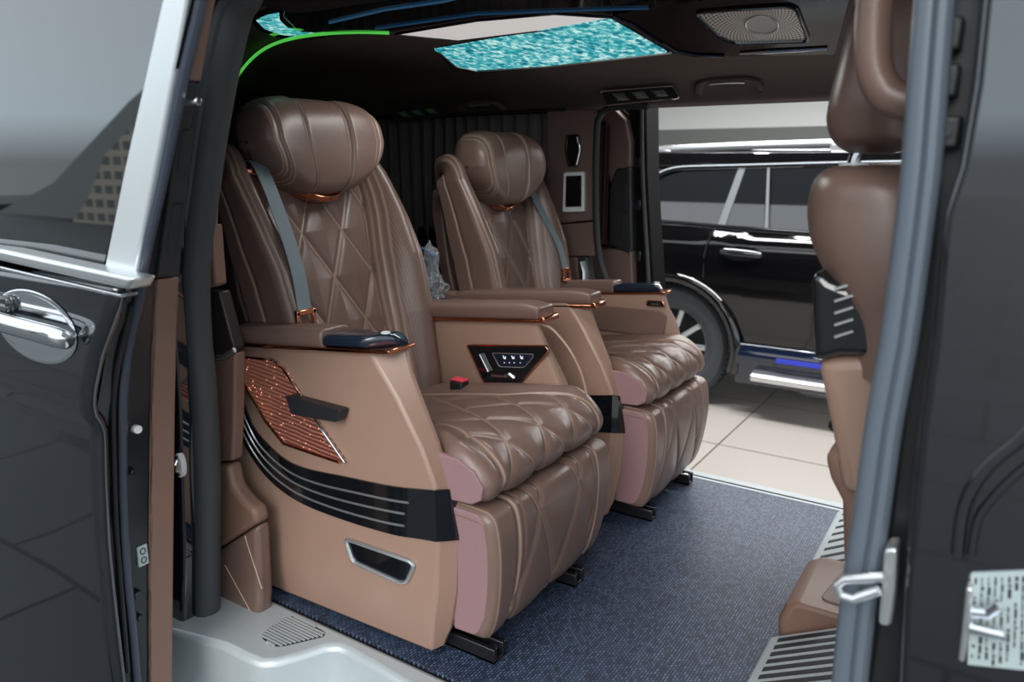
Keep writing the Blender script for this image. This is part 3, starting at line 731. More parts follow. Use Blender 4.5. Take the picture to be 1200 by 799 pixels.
def cpanel(name, px, z, th, mat, parent=None, r=0.01, **k):
    return MB().prism(rpoly(XY(px, z), r, 4), 2, z, z+th).build(name, mat, parent, **k)
CZ = 1.30
t = root('ceiling_light', WZ(650, 60, CZ), 'long teal starry light panel in the ceiling above the farther captain seat', 'light')
tp = [(508, 57), (714, 21), (783, 61), (640, 77), (560, 82), (535, 77)]
P0 = tuple(A_)
tq = [tp[0], tp[1], (790, 62), (640, 80), (556, 86), (528, 79)]
pod(tq, P0, 'panel_housing', TEALRIM, t, r=0.012, TN=TN2)
pod(tp, P0, 'star_panel', TEAL, t, off=0.0015, th=0.003, TN=TN2)
MB().tube([HP(u, v, P0, TN2) for u, v in ((514, 60), (535, 78), (560, 83), (640, 78), (786, 62))], 0.0035, 8).build('panel_rim', SATIN, t)
t = root('ceiling_light', WZ(600, 40, CZ), 'plain white light panel in the ceiling beside the long teal one', 'light')
wp = [(463, 40), (537, 47.5), (640, 35), (727, 21), (650, 16), (559, 24)]
cpanel('diffuser', wp, CZ-0.001, 0.004, WHITEL, t, r=0.004)
MB().tube([(p[0], p[1], CZ-0.001) for p in rpoly(XY(wp, CZ-0.001), 0.004, 3)], 0.003, 8, closed=True).build('frame', TEALRIM, t)
t = root('ceiling_light', WZ(330, 35, CZ), 'small hooked teal starry light at the rear corner of the ceiling', 'light')
lp = [(300, 24), (312, 18), (327, 15), (328, 24), (336, 32), (355, 38), (385, 39.5), (360, 44), (330, 41), (310, 34)]
cpanel('star_panel', lp, CZ-0.001, 0.004, TEAL, t, r=0.004)
cpanel('surround', [(290, 20), (330, 4), (345, -4), (352, 2), (330, 10), (334, 26), (358, 36), (395, 39), (395, 42), (358, 47), (325, 44), (303, 36)], CZ-0.0006, 0.002, TEALRIM, t, r=0.004)
# piano black ceiling console
CBLK = plain('console_black', (0.005, 0.006, 0.008), 0.10, spec=0.35)
t = root('ceiling_console', WZ(700, 0, CZ), 'glossy black ceiling console framing the light panels', 'console')
cpanel('console_plate', [(728, 18), (860, -5), (996, -30), (900, -50), (500, -40), (340, -8), (332, 20), (345, 33), (380, 38), (460, 37), (555, 22), (650, 13)], CZ-0.008, 0.010, CBLK, t, r=0.006, bev=0.003)
P1 = WZ(850, -8, 1.298)
pod([(716, 18), (790, 62), (860, 66), (978, 64), (1000, -20), (850, -8)], P1, 'speaker_housing', CBLK, t, r=0.008)
MB().tube([HP(u, v, P1, TN) for u, v in ((718, 20), (742, 30), (765, 45), (790, 60), (815, 65), (850, 66))], (0.004, 0.008), 8, flat=(0, 0, 1)).build('edge_trim', TEALRIM, t)
MB().tube([HP(u, v, P1, TN) for u, v in ((868, 63), (900, 60.5), (970, 57))], (0.004, 0.008), 8, flat=(0, 0, 1)).build('chrome_edge', CHROME, t)
MB().tube([WZ(u, v, CZ-0.010) for u, v in ((386, 27), (450, 12), (520, 2), (560, -8))], 0.0022, 6).build('light_strip', emis('blue_strip', srgb(60, 110, 150), 0.25), t)
MB().tube([WZ(u, v, CZ-0.010) for u, v in ((440, 34), (560, 17), (690, 12), (760, 10))], 0.002, 6).build('light_strip', emis('blue_strip2', srgb(40, 90, 130), 0.2), t)
# speaker
t = root('ceiling_speaker', HP(893, 28, P1, TN), 'silver perforated speaker in the black ceiling console near the front', 'speaker')
spx = [(815, 14), (860, 10), (925, 6), (934, 10), (947, 43), (944, 47), (862, 50), (843, 42)]
e3 = -np.array(TN); e1 = np.array([1.0, 0, 0]); e2 = np.cross(e3, e1); cpt = HP(893, 28, P1, TN)+np.array(TN)*0.002
pl3 = rpoly([tuple(HP(u, v, P1, TN)+np.array(TN)*0.002) for u, v in spx], 0.012, 4)
loc = [((np.array(q)-cpt)@e1, (np.array(q)-cpt)@e2) for q in pl3]
n = len(loc)
sg_ = mk('speaker_grille', [(a_, b_, 0.0) for a_, b_ in loc]+[(a_, b_, 0.003) for a_, b_ in loc], [tuple(range(n)), tuple(range(2*n-1, n-1, -1))]+[(i, i+n, (i+1) % n+n, (i+1) % n) for i in range(n)], SPKM, None, origin=(0, 0, 0))
sg_.parent = t; sg_.matrix_local = Matrix(((e1[0], e2[0], e3[0], cpt[0]-t.location[0]), (e1[1], e2[1], e3[1], cpt[1]-t.location[1]), (e1[2], e2[2], e3[2], cpt[2]-t.location[2]), (0, 0, 0, 1)))
MB().tube(pl3, 0.004, 8, closed=True).build('speaker_rim', PIANO, t)
MB().tube([tuple(cpt+np.array(TN)*0.001+e1*0.030*math.cos(a*math.pi/16)+e2*0.030*math.sin(a*math.pi/16)) for a in range(32)], 0.0018, 6, closed=True).build('cone_ring', SATIN, t)
# green LED line
gl = [WZ(u, v, z) for u, v, z in ((456, 38.5, 1.292), (420, 37.5, 1.292), (380, 39.5, 1.292), (345, 44.5, 1.29), (318, 53, 1.288), (298, 66, 1.284), (282, 84, 1.275), (268, 106, 1.255), (262, 120, 1.24))]
tag(MB().tube(smooth_path(gl, 6), 0.004, 8).build('light_strip', GREEN), 'thin glowing green light line curving along the rear ceiling', 'light strip')

# headliner vents and grab handles on the far side lining
def lining_pt(u, v):                       # lining inner face is near Y=2.165
    return WY(u, v, 2.150)
def vent(px, label, label_n):
    pts = [np.array(WY(u, v, 2.40)) for u, v in px]
    t = root('air_vent', tuple(np.mean(pts, 0)), label, 'air vent', None)
    P = [(p[0], p[2]) for p in pts]
    fr = MB().prism(rpoly(P, 0.006, 3), 1, 2.398, 2.414).build('vent_frame', BLACKP, t, bev=0.003)
    MB().tube([(p[0], 2.397, p[1]) for p in rpoly(P, 0.006, 3)], 0.003, 8, closed=True).build('vent_rim', CHROME, t)
    a, b2, c, d = [np.array(p) for p in P]
    for k in range(3):
        u0 = 0.16+0.27*k; u1 = u0+0.17
        q = [a+(b2-a)*u0, a+(b2-a)*u1, d+(c-d)*u1, d+(c-d)*u0]; m_ = sum(q)/4
        q = [m_+(x-m_)*np.array([1, 0.55]) for x in q]; q2 = [m_+(x-m_)*0.55 for x in q]
        mb = MB().loft([[(x[0], 2.396, x[1]) for x in q], [(x[0], 2.388, x[1]) for x in q2]]); mb.build('vent_knob', SATIN, t)
vent([(704, 107), (789, 100.5), (796, 115), (712, 123.5)], 'chrome air vent on the lining above the opposite doorway', 'far')
vent([(456, 129), (516, 122), (523, 135), (466, 143)], 'dark air vent with three knobs on the lining above the black curtain', 'rear')
def grab(px, label):
    pts = smooth_path([np.array(WY(u, v, y)) for u, v, y in px], 6)
    t = root('grab_handle', tuple(pts[0]), label, 'handle')
    MB().tube(pts, (0.010, 0.014), 10, flat=(0, 0, 1)).build('handle_bar', TRIMD if False else HEADL, t)
    a, b2 = pts[0], pts[-1]
    MB().tube([a, np.array(a)+np.array([0, 0.06, 0.0])], 0.012, 10).build('mount', HEADL, t)
    MB().tube([b2, np.array(b2)+np.array([0, 0.06, 0.0])], 0.012, 10).build('mount', HEADL, t)
    i, j = len(pts)//3, 2*len(pts)//3
    MB().tube([np.array(p)+np.array([0, -0.005, -0.012]) for p in pts[i:j]], 0.003, 6).build('highlight_strip', SATIN, t)
grab([(818, 108, 2.425), (822, 97, 2.40), (840, 93, 2.39), (870, 92, 2.39), (885, 95, 2.40), (891, 105, 2.425)], 'dark grab handle on the lining above the opposite doorway opening')
grab([(540, 128, 2.425), (543, 122, 2.40), (556, 120, 2.39), (572, 119, 2.39), (583, 122, 2.40), (588, 127, 2.425)], 'dark grab handle on the lining above the black curtain')

# ================================================================== FAR SLIDING DOOR (slid back, outside the body)
JAMBF = plain('far_jamb_black', (0.003, 0.003, 0.003), 0.6, spec=0.12)
fd = root('sliding_door', (-1.6, 2.7, -0.3), 'far sliding door pushed back with brown trim and black jamb beside the opposite doorway', 'door')
DY = 2.60
def fpx(pts): return XZ(pts, DY)
arch = [(690, 126), (718, 126), (733, 140), (738, 165), (738, 196), (722, 198), (715, 215), (712, 200), (712, 150), (704, 140), (690, 150)]
MB().prism(fpx(arch), 1, DY, DY+0.05).build('window_frame', TRIMB if False else TRIMD, fd, bev=0.006)
MB().prism(fpx([(722, 198), (739, 196), (741, 290), (738, 298), (725, 292), (714, 285), (714, 222)]), 1, DY-0.004, DY+0.05).build('latch_panel', BLACKP, fd, bev=0.006)
MB().prism(rpoly(fpx([(731, 216), (736, 215), (736, 246), (730, 247)]), 0.004, 3), 1, DY-0.010, DY).build('latch_pocket', INK, fd, bev=0.002)
MB().prism(rpoly(fpx([(729, 252), (736, 250), (737, 280), (730, 282)]), 0.006, 3), 1, DY-0.010, DY).build('latch_pocket', INK, fd, bev=0.002)
MB().prism(fpx([(698, 290), (740, 294), (742, 360), (742, 480), (690, 480), (690, 290)]), 1, DY, DY+0.05).build('lower_trim', TRIMD, fd, bev=0.006)
MB().prism(fpx([(690, 126), (716, 140), (716, 292), (690, 292)]), 1, DY+0.03, DY+0.045).build('window_glass', GLASST, fd)
cu = curtain('window_curtain', hit(699, 200, 1, DY)[0], hit(716, 200, 1, DY)[0], DY-0.014, 0.70, 1.13, 3, 0.010, CURTB, None, fd)
xj0 = hit(738, 200, 1, DY)[0]; xj1 = hit(763, 200, 1, 2.66)[0]
MB().box(-2.6, xj0-0.001, DY+0.05, DY+0.16, -0.35, 1.22).build('door_shell', PAINT, fd, bev=0.01)
jm = XZ([(736, 118), (757, 118), (758, 200), (761, 260), (766, 335), (768, 480), (742, 480), (741, 300)], 2.64)
MB().prism(jm, 1, 2.64, 2.76).build('jamb', JAMBF, fd, bev=0.006)
for v0 in (190, 240, 300):
    a = WY(748, v0, 2.637); MB().box(a[0]-0.012, a[0]+0.012, 2.630, 2.64, a[2]-0.02, a[2]+0.02).build('hinge_plate', STEEL, fd, bev=0.003)
MB().tube(smooth_path([WY(u, v, 2.636) for u, v in ((752, 122), (753, 200), (756, 262), (760, 330), (762, 430))], 5), 0.008, 8).build('door_seal', RUBBER, fd)

# ================================================================== LEFT: near sliding door
SY = 0.62
sd = root('sliding_door', (-1.8, 0.7, -0.4), 'near black sliding door slid open at the left, with chrome handle and tinted window', 'door')
def dp_(pts, Y=SY): return XZ(pts, Y)
low = dp_([(143, 347), (133, 375), (119, 412), (110, 455), (107, 500), (108, 560), (112, 640), (120, 720), (128, 799), (134, 860)])
low = [(-3.2, low[0][1]+0.02)] + low + [(low[-1][0], -0.30), (-3.2, -0.30)]
# curved lower skin: bulges outwards around the waist line
def skin(poly, Y, name, mat, th=0.02):
    xs_ = [p[0] for p in poly]
    zs_ = np.linspace(min(p[1] for p in poly), max(p[1] for p in poly), 60)
    front = low[1:-2]; fz = [p[1] for p in front][::-1]; fx_ = [p[0] for p in front][::-1]
    rings = []
    for z in zs_:
        fxv = float(np.interp(z, fz, fx_))
        xx = list(np.linspace(-3.2, fxv-0.02, 14))+[fxv-0.012, fxv-0.005, fxv]
        d = 0.030*math.exp(-((z-0.60)/0.05)**2)*0.0 - 0.022*(1/(1+math.exp(-(z-0.585)/0.008))) + 0.05*max(0, (0.30-z))**2
        rings.append([(x, Y+d*1.0+(0.0 if i < 15 else (0.003 if i == 15 else 0.010)), z) for i, x in enumerate(xx)])
    v = [p for r in rings for p in r]; f = gridfaces(len(rings), len(rings[0]))
    o = mk(name, v, f, mat, sd, angle=50); md = o.modifiers.new('s', 'SOLIDIFY'); md.thickness = th; md.offset = 0
    return o
sk = skin(low, SY+0.018, 'door_skin', PAINT); 
# belt trim
def strip(px_top, px_bot, Y, th, name, mat, extend=-3.2, bev=0.004):
    a = dp_(px_top, Y); b2 = dp_(px_bot, Y)
    sl0 = (a[1][1]-a[0][1])/(a[1][0]-a[0][0]); sl1 = (b2[1][1]-b2[0][1])/(b2[1][0]-b2[0][0])
    P = [(extend, a[0][1]), a[0], a[1], b2[1], b2[0], (extend, b2[0][1])]
    return MB().prism(P, 1, Y, Y+th).build(name, mat, sd, bev=bev, seg=3)
strip([(0, 292), (155, 326)], [(0, 306), (148, 340)], SY-0.026, 0.04, 'belt_trim', SATIN, bev=0.006)
strip([(0, 312), (140, 345)], [(0, 316), (139, 349)], SY-0.022, 0.03, 'belt_trim', CHROME, bev=0.002)
wp = dp_([(-20, 288), (121, 313), (150, 190), (172, 90), (196, -20), (205, -60)], SY+0.02)
wp = [(-3.2, wp[0][1])]+wp+[(wp[-1][0]-0.1, 1.34), (-3.2, 1.34)]
MB().prism(wp, 1, SY+0.02, SY+0.028).build('window_glass', DOORGL, sd)
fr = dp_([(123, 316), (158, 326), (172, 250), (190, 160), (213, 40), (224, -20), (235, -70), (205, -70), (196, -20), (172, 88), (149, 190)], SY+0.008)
MB().prism(fr, 1, SY+0.006, SY+0.03).build('window_pillar', plain('pillar_sky_sheen', srgb(205, 212, 214), 0.22, metal=0.35), sd, bev=0.003)  # glossy black pillar, its bright sky reflection painted in as pale silver
# inner structure / jamb: each level shares one x, so the front faces run straight into the van
VL = [-60, 0, 90, 150, 230, 330, 400, 500, 600, 700, 799, 860]
USK = [240, 224, 203, 190, 174, 155, 126, 109, 111, 120, 130, 136]
UJB = [247, 232, 217, 207, 198, 184, 180, 178, 177, 176, 176, 176]
UPN = [268, 252, 236, 225, 219, 211, 208, 206, 205, 204, 203, 203]
def dfront(v, u, dx=0.0):
    us = float(np.interp(v, VL, USK)); X = hit(us, v, 1, 0.628)[0]+dx
    return hit(u, v-(u-us)*(v-190)/1060, 0, X)
def dloft(v0, v1, ua, ub, name, mat, back, dx=0.0, n=24, bev=0.004, inset=0.0):
    rings = []
    for v in np.linspace(v0, v1, n):
        a_ = dfront(v, float(np.interp(v, VL, ua)), dx); b_ = dfront(v, float(np.interp(v, VL, ub)), dx)
        rings.append([a_, b_, b_-np.array([back, 0, 0]), a_-np.array([back, -inset, 0]), a_-np.array([inset*0.6, -inset, 0])])
    return MB().loft(rings).build(name, mat, sd, bev=bev, seg=3)
JAMB = plain('jamb_black', (0.008, 0.009, 0.011), 0.22)
dloft(325, 860, USK, UJB, 'door_jamb', JAMB, 1.6, bev=0.003, inset=0.035)
dloft(-60, 330, USK, UJB, 'window_jamb', JAMB, 0.035, bev=0.003, inset=0.02)
dloft(-60, 92, UJB, UPN, 'upper_trim', TRIMB, 0.05, 0.004)
dloft(94, 330, UJB, UPN, 'latch_panel', BLACKP, 0.05, 0.006)
dloft(332, 855, UJB, UPN, 'inner_trim', TRIMB, 0.05, 0.006)
MB().tube(smooth_path([dfront(v, u, 0.006) for u, v in ((246, -60), (236, 0), (214, 95), (191, 210), (171, 300), (164, 350), (153, 400), (146, 455), (144, 520), (145, 600), (150, 690), (157, 760), (164, 850))], 6), 0.0075, 10).build('door_seal', plain('seal_blue_sheen', srgb(62, 68, 80), 0.32), sd)  # black seal, its bluish highlights put into the base colour
MB().tube(smooth_path([dfront(v, u, 0.004) for u, v in ((155, 360), (147, 392), (137, 440), (133, 490), (134, 560), (136, 620), (142, 700), (150, 799))], 6), 0.0045, 8).build('door_seal', BLACKP, sd)
for v0, v1 in ((150, 200), (240, 300)):
    MB().tube([dfront(v, float(np.interp(v, VL, UJB))+12, 0.004) for v in np.linspace(v0, v1, 8)], (0.006, 0.010), 10, flat=(1, 0, 0)).build('latch_pocket', INK, sd)
def bolt(u, v, r, h, name, mat):
    p = dfront(v, u, 0.0)
    return MB().tube([p-np.array([0.004, 0, 0]), p+np.array([h, 0, 0])], r, 12).build(name, mat, sd, bev=0.001)
bolt(214, 119, 0.005, 0.035, 'pin', CHROME); bolt(158, 517, 0.0075, 0.012, 'plug', WHITEP); bolt(154, 568, 0.006, 0.010, 'plug', STEEL); bolt(160, 715, 0.009, 0.010, 'plug', STEEL); bolt(162, 742, 0.006, 0.010, 'plug', STEEL)
p = dfront(673, 167, 0.002); MB().box(p[0]-0.006, p[0]+0.002, p[1]-0.0095, p[1]+0.0095, p[2]-0.02, p[2]+0.02).build('sticker', LABEL, sd)
mb = MB()
for dz_ in (-0.009, 0.009):
    mb.tube([(p[0]+0.0025, p[1]+0.005*math.cos(a*math.pi/5), p[2]+dz_+0.006*math.sin(a*math.pi/5)) for a in range(10)], 0.0011, 5, closed=True)
mb.build('sticker_mark', INK, sd)
# chrome handle
hc = np.array(WY(36, 383, 0.60)); 
hd = MB()
rings = []
for k, (rr, dd) in enumerate(((1.0, 0.002), (0.94, -0.004), (0.86, 0.004), (0.6, 0.014), (0.3, 0.020), (0.05, 0.022))):
    rings.append([(hc[0]+0.135*rr*math.cos(a*math.pi/24), 0.604+dd*0.25, hc[2]+0.062*rr*math.sin(a*math.pi/24)) for a in range(48)])
bowl = MB().loft(rings).build('handle_bowl', CHROME, sd, angle=60)
hb = [np.array(WY(u, v, w_)) for u, v, w_ in ((-60, 360, 0.578), (0, 377, 0.574), (40, 388, 0.574), (68, 396, 0.580), (84, 401, 0.598))]
MB().tube(smooth_path(hb, 6), [(0.017, 0.013)]*18+[(0.0165, 0.012), (0.016, 0.012), (0.015, 0.011), (0.014, 0.010), (0.013, 0.009), (0.011, 0.008), (0.009, 0.007)], 14, flat=(0, 0, 1)).build('handle_bar', CHROME, sd, bev=0.002)
MB().box(hc[0]-0.13, hc[0]-0.055, 0.592, 0.606, hc[2]+0.014, hc[2]+0.046).build('lock_cap', PIANO, sd, bev=0.006)

# ================================================================== C PILLAR (near side) with seal
cs_ = [(296, -50), (290, -10), (278, 12), (268, 50), (258, 100), (248, 160), (240, 220), (231, 290), (229, 340), (232, 400), (238, 460), (242, 540), (243, 640), (243, 799), (243, 880)]
S(MB().tube(smooth_path([WY(u, v, 0.92) for u, v in cs_], 6), (0.030, 0.026), 14, flat=(0, 1, 0)).build('trim_11', RUBBER))
S(MB().tube(smooth_path([WY(u-14, v, 0.90) for u, v in cs_], 6), (0.018, 0.012), 10, flat=(0, 1, 0)).build('trim_12', RUBBER))
cb = XZ([(262, -60), (240, 60), (222, 200), (214, 330), (224, 480), (228, 640), (228, 880)], 0.89)
P = cb+[(-2.8, cb[-1][1]), (-2.8, cb[0][1])]
S(MB().prism(P, 1, 0.86, 0.93).build('trim_13', PAINT, bev=0.01))
skr = root('door_striker', WY(211, 545, 0.85), 'round white door striker plate on the black rear pillar beside the brown door edge', 'striker')
p = np.array(WY(211, 545, 0.852)); pl = [(p[0]+0.012*math.cos(a*math.pi/12), p[2]+0.026*math.sin(a*math.pi/12)) for a in range(24)]
MB().prism(pl, 1, 0.847, 0.86).build('plate', WHITEP, skr, bev=0.002)
MB().tube([(p[0]+0.002, 0.845, p[2]+0.012), (p[0]+0.006, 0.838, p[2]+0.006), (p[0]+0.006, 0.838, p[2]-0.006), (p[0]+0.002, 0.845, p[2]-0.012)], 0.003, 8).build('loop', CHROME, skr)
for dz_ in (-0.019, 0.019): MB().tube([(p[0], 0.848, p[2]+dz_), (p[0], 0.843, p[2]+dz_)], 0.0035, 10).build('screw', STEEL, skr)
# inner pillar trims behind seal
YT = 0.985
S(MB().prism(XZ([(275, -40), (262, 60), (249, 190), (246, 258), (246, 300), (232, 300), (232, 180), (250, -40)], 0.955), 1, 0.955, 0.975).build('trim_14', TRIMB, bev=0.004))
S(MB().prism(XZ([(246, 262), (249, 300), (252, 334), (242, 338), (232, 300)], 0.955), 1, 0.957, 0.985).build('trim_15', TRIMB, bev=0.004))
S(MB().prism(XZ([(225, 338), (256, 341), (274, 408), (262, 418), (232, 415)], YT), 1, YT, YT+0.03).build('trim_16', plain('dark_grain', srgb(52, 44, 42), 0.35), bev=0.004))
S(MB().tube([WY(u, v, YT-0.004) for u, v in ((245, 420), (262, 418), (275, 410))], (0.006, 0.004), 8).build('trim_17', SATIN))
S(MB().prism(XZ([(232, 421), (263, 420), (275, 413), (274, 500), (272, 540), (232, 545)], YT), 1, YT, YT+0.03).build('trim_18', TRIMB, bev=0.006, seg=3))
S(MB().prism(XZ([(232, 547), (271, 543), (277, 570), (290, 586), (302, 596), (305, 612), (262, 640), (232, 650)], YT), 1, YT-0.01, YT+0.03).build('trim_19', TRIMB, bev=0.012, seg=3))
qp = XZ([(232, 650), (263, 641), (305, 614), (309, 700), (308, 716), (262, 757), (232, 775)], YT)
q1 = MB().prism(qp, 1, YT-0.012, YT+0.03).build('trim_20', LEA, bev=0.012, seg=3); S(q1)
for a, b2 in (((287, 628), (307, 690)), ((264, 662), (298, 724)), ((262, 715), (281, 742))):
    pa, pb = WY(*a, YT-0.0115), WY(*b2, YT-0.0115)
    MB().tube([pa, pb], (0.0016, 0.0016), 6).build('stitching', plain('thread', TH, 0.8) if 'thread' not in bpy.data.materials else bpy.data.materials['thread'], q1)
S(MB().box(-2.8, -1.52, 0.99, 1.02, -0.05, 1.30).build('wall_right', DARKI))

# ================================================================== PLASTIC WRAP between seats
def crumple(name, c, r, mat, n=3, amp=0.3, parent=None):
    bm = bmesh.new(); bmesh.ops.create_icosphere(bm, subdivisions=n, radius=1)
    for v in bm.verts:
        k = 1+amp*(random.random()-0.5)*1.6; v.co = Vector((v.co.x*r[0]*k+c[0], v.co.y*r[1]*k+c[1], v.co.z*r[2]*k+c[2]))
    me_v = [tuple(v.co) for v in bm.verts]; me_f = [tuple(x.index for x in f.verts) for f in bm.faces]; bm.free()
    return mk(name, me_v, me_f, mat, parent, smooth=False)
c0 = WY(511, 338, 1.70); c1 = WY(505, 312, 1.72)
pw = root('plastic_bag', (c0[0], 1.70, c0[2]-0.033), 'crumpled clear plastic bag stuffed between the two captain seats', 'bag')
crumple('bag_bottom', c0, (0.03, 0.03, 0.035), FILM, 3, 0.6, pw)
crumple('bag_top', c1, (0.022, 0.02, 0.06), FILM, 3, 0.5, pw)
MB().tube([WY(494, 290, 1.71), WY(509, 300, 1.71)], 0.0025, 6).build('seal_strip', plain('blue_seal', srgb(70, 130, 200), 0.4), pw)
S(MB().box(-1.9, -1.285, 1.64, 1.77, -0.008, c0[2]-0.033).build('trim_21', TRIMD, bev=0.01))

# ================================================================== FRONT SEAT
fs = root('front_seat', (-0.1, 1.3, 0.0), 'brown leather front seat seen from behind at the right, beside the door pillar', 'seat')
def body(px_rear, Yc, ry, depth, name, mat, pw_=2.6, zs=None, **k):
    rear = [WY(u, v, Yc) for u, v in px_rear]; rings = []
    P = smooth_path([(r[0], r[2], d, y_) for r, d, y_ in zip(rear, depth, ry)], 6)
    for x, z, d, y_ in P:
        ring = []
        for i in range(40):
            a = 2*math.pi*i/40; ca, sa = math.cos(a), math.sin(a)
            ring.append((x+d+d*np.sign(ca)*abs(ca)**(2/pw_), Yc+y_*np.sign(sa)*abs(sa)**(2/pw_), z))
        rings.append(ring)
    return MB().loft(rings).build(name, mat, fs, angle=60)
body([(1010, 193), (985, 196), (968, 210), (961, 240), (966, 275), (984, 312), (1000, 350), (1004, 402)], 1.28, [0.14, 0.20, 0.23, 0.24, 0.245, 0.245, 0.24, 0.24], [0.03, 0.07, 0.10, 0.115, 0.115, 0.11, 0.11, 0.11], 'backrest', LEA)
body([(1025, 0), (1008, 20), (995, 70), (982, 120), (978, 146), (985, 168), (1001, 180)], 1.28, [0.10, 0.14, 0.155, 0.16, 0.155, 0.14, 0.10], [0.03, 0.05, 0.055, 0.06, 0.06, 0.05, 0.025], 'headrest', LEA)
pp = [np.array(WY(u, v, 1.2)) for u, v in ((1012, 172), (1003, 183), (999, 198))]
MB().tube(smooth_path(pp, 4), 0.009, 10).build('headrest_post', CHROME, fs)
pc = np.array(WY(1000, 196, 1.2)); MB().tube([pc+np.array([0, 0, -0.006]), pc+np.array([0, 0, 0.006])], 0.02, 14).build('post_collar', WHITEP, fs)
pb_ = XZ([(968, 318), (975, 306), (990, 318), (1020, 330), (1060, 335), (1060, 402), (1000, 400), (971, 408)], 1.16)
bb = MB().prism(pb_, 1, 1.06, 1.46).build('trim_band', PIANO, fs, bev=0.012, seg=3); lab(bb, 'glossy black band with chrome stripes')
for v in (338, 352, 366, 380, 394):
    a, b2 = WY(978, v+1, 1.055), WY(1000, v-6, 1.055); MB().tube([a, b2], (0.0022, 0.002), 6).build('stripe', SATIN, fs)
lw = XZ([(971, 405), (1060, 398), (1060, 560), (999, 556), (990, 500), (980, 450)], 1.16)
MB().prism(lw, 1, 1.07, 1.45).build('lower_back', PANEL, fs, bev=0.02, seg=3)
MB().tube([WY(976, 500, 1.10), WY(981, 495, 1.10), WY(1000, 484, 1.10)], (0.008, 0.02), 10, flat=(0, 0, 1)).build('recline_handle', PIANO, fs, bev=0.002)
sb = XZ([(980, 505), (1000, 498), (1060, 490), (1060, 640), (1003, 640), (1001, 560), (988, 535)], 1.2)
MB().prism(sb, 1, 1.09, 1.5).build('seat_side', TRIMB, fs, bev=0.02, seg=3)
MB().box(-0.10, 0.5, 1.10, 1.50, 0.16, 0.50).build('seat_base', BLACKP, fs, bev=0.02)
# grab handle by the front pillar
gh = root('grab_handle', WY(1030, 0, 0.98), 'brown leather wrapped grab handle on the front pillar, top right', 'handle')
hp_ = [WY(u, v, 0.98) for u, v in ((1032, -70), (1027, -20), (1023, 40), (1026, 85), (1042, 112), (1070, 120), (1100, 112))]
MB().tube(smooth_path(hp_, 6), (0.020, 0.022), 14).build('handle_grip', LEA, gh)


# pedestal & slotted plates
ped = root('seat_pedestal', (-0.2, 1.64, 0.0), 'brown trimmed pedestal on the mat between two silver slotted plates', 'pedestal')
ring = []
for z, x in ((0.0, -0.315), (0.05, -0.318), (0.085, -0.305), (0.10, -0.28)):
    ring.append([(x, 1.535, z), (x+0.01, 1.52, z), (0.35, 1.52, z), (0.35, 1.76, z), (x+0.01, 1.76, z), (x, 1.745, z)])
MB().loft(ring).build('pedestal_body', TRIMB, ped, bev=0.008, seg=3)
MB().prism(rpoly([(-0.245, 1.56), (0.1, 1.56), (0.1, 1.72), (-0.225, 1.72)], 0.02, 4), 2, 0.098, 0.103).build('top_pad', TRIMD, ped, bev=0.002)
def plate(y0, y1, label, ns):
    t = root('slotted_plate', (-0.2, (y0+y1)/2, 0.0), label, 'vent plate')
    def P(x, y, e=0): return (x, y, 0.012+(x+0.33)*0.55+e)
    mb = MB(); x0, x1 = -0.325, -0.12
    mb.loft([[P(x, y0), P(x, y1), (x, y1, 0.0), (x, y0, 0.0)] for x in (x0, x1)]); mb.build('plate_body', SILVER, t, bev=0.006)
    sm_ = MB()
    for k in range(ns):
        yk = y0+(y1-y0)*(k+0.9)/(ns+0.8)
        sm_.loft([[P(x, yk-0.007, 0.0002), P(x, yk+0.007, 0.0002), P(x, yk+0.007, 0.0016), P(x, yk-0.007, 0.0016)] for x in (x0+0.02, x1-0.01)])
    sm_.build('slots', INK, t)
plate(1.26, 1.505, 'silver slotted plate on the mat at the bottom right, nearer of the two', 8)
plate(1.80, 2.22, 'silver slotted plate on the mat behind the brown pedestal, farther of the two', 8)

# ================================================================== B PILLAR
BY = 0.85
paint_px = [(1150, -80), (1148, 0), (1138, 100), (1122, 195), (1104, 250), (1098, 300), (1090, 400), (1076, 500), (1066, 600), (1057, 690), (1052, 799), (1046, 900), (1300, 900), (1300, -80)]
S(MB().prism(XZ(paint_px, BY), 1, BY, BY+0.06).build('trim_22', PAINT, bev=0.010, seg=4))
gap_px = [(1110, -80), (1100, 100), (1092, 240), (1078, 330), (1060, 440), (1046, 560), (1030, 690), (1015, 799), (1000, 900), (1300, 900), (1300, -80)]
S(MB().prism(XZ(gap_px, 0.90), 1, 0.912, 0.98).build('trim_23', BLACKP, bev=0.006))
sp_ = [(1098, -60), (1091, 0), (1083, 100), (1075, 200), (1063, 300), (1049, 400), (1031, 500), (1017, 600), (1002, 700), (991, 799), (982, 890)]
sealm = plain('seal_sky_tint', srgb(92, 102, 112), 0.34, spec=0.6)  # sky reflection on the rubber painted in as blue-grey
S(MB().tube(smooth_path([WY(u, v, 0.90) for u, v in sp_], 6), (0.016, 0.018), 12, flat=(1, 0, 0)).build('trim_24', sealm))
S(MB().tube(smooth_path([WY(u+16, v, 0.885) for u, v in sp_], 6), (0.010, 0.012), 10, flat=(1, 0, 0)).build('trim_25', sealm))
S(MB().tube(smooth_path([WY(u, v, BY-0.003) for u, v in ((1210, 500), (1190, 520), (1160, 545), (1138, 575), (1127, 605), (1122, 650))], 6), (0.006, 0.004), 8, flat=(1, 0, 0)).build('trim_26', PAINT))
S(MB().tube(smooth_path([WY(u, v, BY-0.003) for u, v in ((1210, 540), (1180, 566), (1158, 590), (1145, 612), (1138, 650))], 6), (0.004, 0.003), 8, flat=(1, 0, 0)).build('trim_27', PAINT))
